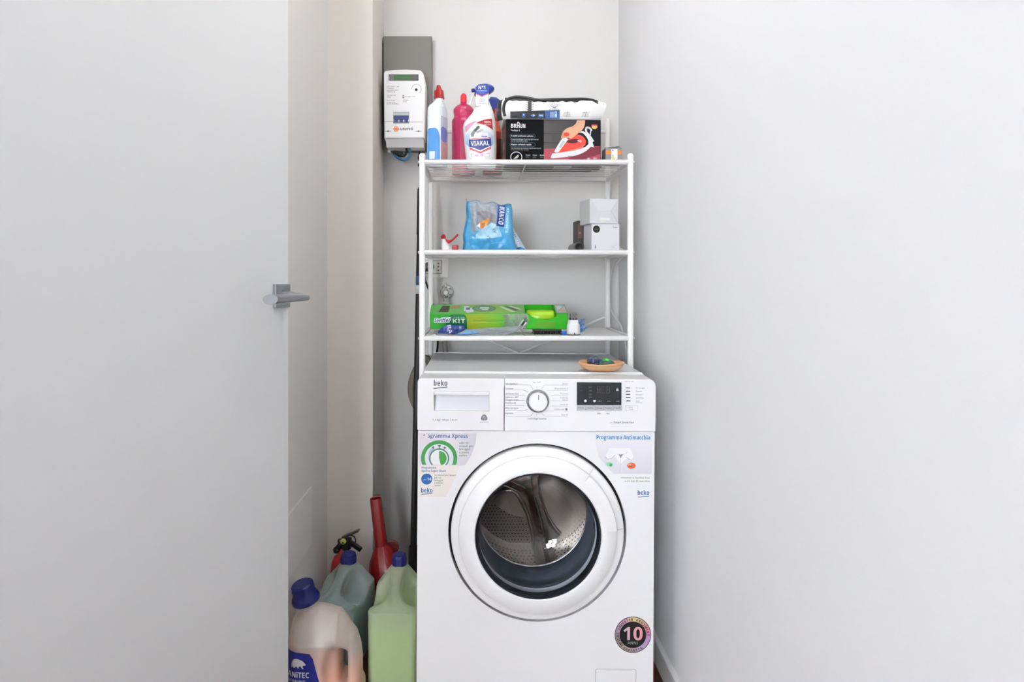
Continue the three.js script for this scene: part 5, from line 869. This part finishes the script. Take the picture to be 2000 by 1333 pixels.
  part('grip', [rod(at(1.24), at(1.385), 0.0118, 18), new THREE.SphereGeometry(0.0116, 18, 12).translate(...at(1.387))], mat([20, 20, 22], 0.5), mop);
  part('blue_band', rod(at(1.085), at(1.112), 0.0109, 18), mat([38, 76, 112], 0.4), mop, [0, 0, 0], 'blue band');
  part('clamp', [rod(at(1.052), at(1.083), 0.0116, 18)], mat([190, 192, 194], 0.4), mop, [0, 0, 0], 'grey clamp');
  part('socket', [rod(at(0.05), at(0.27), 0.015, 18)], M.blackMatt, mop);
}

// ---------------------------------------------------------------- floor on the left: canisters, funnel, extinguisher
{
  const shell = (color, t, r = 0.38) => mat(color, r, { transmission: t, thickness: 0 });
  // canister with a ridge handle running from the neck down to the front
  const body = (x, y, z) => {
    const t = Math.min(1, Math.max(0, (y - 0.192) / 0.062));
    const hx = 0.074 + (0.020 - 0.074) * t, f = 0.105 + (-0.040 - 0.105) * t, k = -0.105 + (-0.086 + 0.105) * t, c = (f + k) / 2, hz = (f - k) / 2;
    let d = Math.max(box2(x, z - c, hx, hz, 0.020 * (1 - t) + 0.014 * t) * (t > 0 ? 0.72 : 1), -y, y - 0.252);
    d = smax(d, Math.max(-y, y - 0.252), 0.012);
    for (const s of [-1, 1]) d = smax(d, -ell(x, y, z, s * 0.0555, 0.230, 0.010, 0.0435, 0.060, 0.074), 0.012);
    d = smin(d, capsule(x, y, z, [0, 0.240, -0.052], [0, 0.200, 0.070], 0.0125), 0.016);
    return smin(d, Math.max(Math.hypot(x, z + 0.064) - 0.0185, y - 0.262, 0.2 - y), 0.006);
  };
  const lo = [-0.08, -0.005, -0.115], hi = [0.08, 0.27, 0.115];
  const shellGeo = field(body, lo, hi, 92);
  const fill = (level) => field((x, y, z) => smax(body(x, y, z) + 0.0035, y - level, 0.003), lo, [0.08, level + 0.01, 0.115], 64);
  const capGeo = () => lathe([[0, 0.031], [0.016, 0.0305], [0.0215, 0.027], [0.0232, 0.020], [0.0228, 0.012], [0.0238, 0.011], [0.0238, 0.0], [0.020, 0]].reverse(), 40, 0.5);
  const ribs = () => [...Array(30)].map((_, i) => { const a = i / 15 * Math.PI; return rod([0.0231 * Math.cos(a), 0.001, 0.0231 * Math.sin(a)], [0.0226 * Math.cos(a), 0.020, 0.0226 * Math.sin(a)], 0.0011, 5); });
  const canister = (label, at, turn, plastic, liquid, level) => {
    const o = thing('canister', label, 'canister', at, turn);
    part('body', shellGeo, plastic, o); part('liquid', fill(level), liquid, o);
    part('cap', [capGeo(), ...ribs()], M.blueCap, o, [0, 0.2515, -0.064], 'blue screw cap');
    return o;
  };
  canister('pale green canister of light green liquid with blue cap, against the washing machine', [-0.2335, 0.001, -1.866], 0.0, shell([226, 236, 208], 0.62), mat([196, 222, 146], 0.35), 0.150).scale.set(0.9, 1.035, 1);
  canister('clear teal canister with blue cap behind the milky one', [-0.4045, 0.001, -1.918], -0.17, shell([218, 234, 232], 0.7), mat([120, 160, 170], 0.35), 0.135).scale.y = 0.97;

  // milky canister with side handle, nearest the camera
  const prof = [[-0.094, 0], [-0.095, 0.10], [-0.094, 0.170], [-0.088, 0.205], [-0.076, 0.224], [-0.055, 0.236], [-0.018, 0.243], [0.008, 0.236], [0.035, 0.226], [0.060, 0.203], [0.080, 0.170], [0.091, 0.132], [0.094, 0.10], [0.094, 0.052], [0.097, 0.036], [0.098, 0.0]];
  const sdPoly = (x, y) => { let d = 1e9, s = 1; for (let i = 0, j = prof.length - 1; i < prof.length; j = i++) { const [ax, ay] = prof[i], [bx_, by] = prof[j], ex = bx_ - ax, ey = by - ay, wx = x - ax, wy = y - ay, t = Math.min(1, Math.max(0, (wx * ex + wy * ey) / (ex * ex + ey * ey))); d = Math.min(d, Math.hypot(wx - ex * t, wy - ey * t)); if ((ay > y) !== (by > y) && x < (bx_ - ax) * (y - ay) / (by - ay) + ax) s = -s; } return s * d; };
  const milk = (x, y, z) => {
    const narrow = 0.064 - 0.030 * Math.min(1, Math.max(0, (y - 0.16) / 0.09)) - 0.022 * Math.min(1, Math.max(0, (x - 0.035) / 0.03)) * Math.min(1, Math.max(0, (y - 0.03) / 0.03));
    let d = smax(sdPoly(x, y), Math.abs(z) - narrow, 0.045) * 0.85;
    d = smax(d, -(Math.max(capsule(x, y, 0, [0.047, 0.060, 0], [0.047, 0.128, 0], 0.0120))), 0.016);
    d = smax(d, -ell(x, y, z, 0.032, 0.092, 0.070, 0.032, 0.064, 0.048), 0.016);
    return smin(d, Math.max(Math.hypot(x + 0.054 + (y - 0.24) * 0.2, z) - 0.026, y - 0.266, 0.2 - y), 0.012);
  };
  const ml = [-0.10, -0.004, -0.07], mh = [0.10, 0.272, 0.07];
  const j = thing('canister', 'milky white canister with side handle, blue cap and navy label, nearest the door', 'canister', [-0.4005, 0.001, -1.732], 0);
  part('body', field(milk, ml, mh, 96), shell([248, 240, 234], 0.62, 0.42), j);
  part('liquid', field((x, y, z) => smax(milk(x, y, z) + 0.0016, y - 0.084, 0.003), ml, [0.10, 0.09, 0.07], 72), mat([244, 158, 92], 0.4), j);
  const cp = part('cap', lathe([[0, 0.050], [0.024, 0.0495], [0.0285, 0.046], [0.0300, 0.036], [0.0298, 0.024], [0.0305, 0.021], [0.0350, 0.012], [0.0368, 0.004], [0.0360, 0.0], [0.03, 0]].reverse(), 56, 0.5), M.blueCap, j, [-0.0550, 0.2515, 0.001], 'blue flared cap'); cp.rotation.set(0.16, 0, 0.20);
  // navy label bent round the front
  const lbl = new THREE.PlaneGeometry(0.115, 0.150, 36, 40), lp = lbl.attributes.position;
  for (let i = 0; i < lp.count; i++) { const x = lp.getX(i) - 0.0375 - 0.0, y = lp.getY(i) + 0.080; let z = 0.075; for (let s = 0; s < 60; s++) { const d = milk(x, y, z); if (d < 0.0006) break; z -= Math.max(0.0003, d * 0.6); } lp.setXYZ(i, x, y, z + 0.0008); }
  lbl.computeVertexNormals();
  part('label', lbl, printed(345, 450, (g) => {
    g.clearRect(0, 0, 345, 450);
    poly(g, [[0, 8], [60, 16], [196, 30], [222, 70], [264, 232], [292, 450], [0, 450]], '#161f70');
    // white bear emblem
    g.save(); g.translate(52 - 134 * 1.15, 64 - 256 * 1.5); g.scale(1.15, 1.5);
    curve(g, 'M140 275 C150 258 172 256 190 262 C205 266 214 268 224 278 C232 284 236 290 230 292 L216 292 C212 298 214 304 220 308 L212 310 C206 304 202 300 200 296 L186 298 L188 306 L178 306 L174 298 L160 300 L160 306 L150 306 L146 296 L142 304 L134 304 C134 294 134 284 140 275 Z', '#d8d2cc'); g.restore();
    txt(g, 'SANiTEC', -6, 212, 58, '#e4e0dc', { bold: 700, fit: 200 }); txt(g, 'DETERGENTI', 24, 250, 26, '#c8c4cc', { bold: 700, fit: 140 });
  }, 3, 0.4, { transparent: true }), j, [0, 0, 0], 'navy label with a white bear emblem');

  // upturned red funnel in the nook
  const fu = thing('funnel', 'large red plastic funnel standing upside down in the corner nook', 'funnel', [-0.316, 0.230, -2.130]);
  const redF = mat([124, 4, 8], 0.4, { clearcoat: 0.2 });
  const cone = part('cone', lathe([[0.077, -0.215], [0.080, -0.215], [0.081, -0.203], [0.077, -0.198], [0.072, -0.140], [0.062, -0.085], [0.048, -0.040], [0.031, -0.010], [0.0205, 0.006]], 64), redF, fu);
  cone.rotation.z = 0.22;
  const spout = part('spout', lathe([[0.021, -0.010], [0.0205, 0.004], [0.0198, 0.05], [0.0188, 0.156], [0.0180, 0.160], [0.0165, 0.158], [0.0170, 0.09], [0.0175, 0.0]], 40), redF, fu);
  spout.rotation.z = 0.12;
  const lug = part('hanging_lug', extrude((() => { const q = new THREE.Shape(); q.absarc(0, 0, 0.021, 0, Math.PI, false); q.lineTo(-0.021, -0.04); q.lineTo(0.021, -0.04); return q; })(), 0.008, 0.002), mat([84, 4, 8], 0.4), fu, [0.034, -0.006, -0.02]);
  lug.rotation.z = -0.35;

  // small fire extinguisher behind the canisters
  const ex = thing('fire_extinguisher', 'small red fire extinguisher with black head behind the teal canister', 'fire extinguisher', [-0.436, 0, -2.105], -0.15);
  part('cylinder', lathe([[0, 0], [0.036, 0], [0.040, 0.004], [0.040, 0.165], [0.037, 0.190], [0.027, 0.212], [0.015, 0.222], [0.013, 0.232], [0, 0.232]], 48), mat([168, 18, 20], 0.25, { clearcoat: 0.5 }), ex);
  const hd = new THREE.Group(); hd.name = 'valve_head'; ex.add(hd); hd.position.set(0.012, 0.232, 0);
  part('valve_block', [rbox(0.030, 0.036, 0.026, 0.006).translate(0, 0.020, 0), rod([0, 0, 0], [0, 0.01, 0], 0.014, 20)], M.black, hd);
  part('lever', [extrude(shapeOf([[-0.018, 0.032], [-0.010, 0.036], [0.040, 0.060], [0.044, 0.067], [0.037, 0.066], [0.018, 0.057], [-0.014, 0.042]]), 0.018, 0.001).translate(0, 0, -0.009)], mat([76, 78, 80], 0.4), hd, [0, 0, 0], 'grey squeeze lever');
  part('carry_handle', [rod([0.012, 0.026, 0.002], [0.050, 0.004, 0.004], 0.0085, 16), tube([[0.012, 0.046, 0], [0.024, 0.044, 0], [0.030, 0.030, 0], [0.026, 0.018, 0]], 0.002, 16, 8)], M.black, hd);
  part('nozzle', [rod([-0.012, 0.024, 0.006], [-0.030, 0.002, 0.010], 0.0095, 18), new THREE.SphereGeometry(0.011, 18, 12).translate(-0.030, 0.001, 0.010), tube([[-0.016, 0.034, 0.004], [-0.024, 0.032, 0.006], [-0.022, 0.018, 0.008]], 0.003, 16, 8)], M.black, hd);
  part('gauge', [rod([-0.005, 0.032, 0.012], [-0.005, 0.032, 0.020], 0.0095, 24)], mat([190, 196, 92], 0.35), hd, [0, 0, 0], 'yellow pressure gauge');
  part('gauge_hub', rod([-0.005, 0.030, 0.020], [-0.005, 0.030, 0.0208], 0.0025, 12), M.black, hd);
}

scene.traverse((o) => { if (o.isMesh) { o.castShadow = true; o.receiveShadow = true; } });
renderer.render(scene, camera);
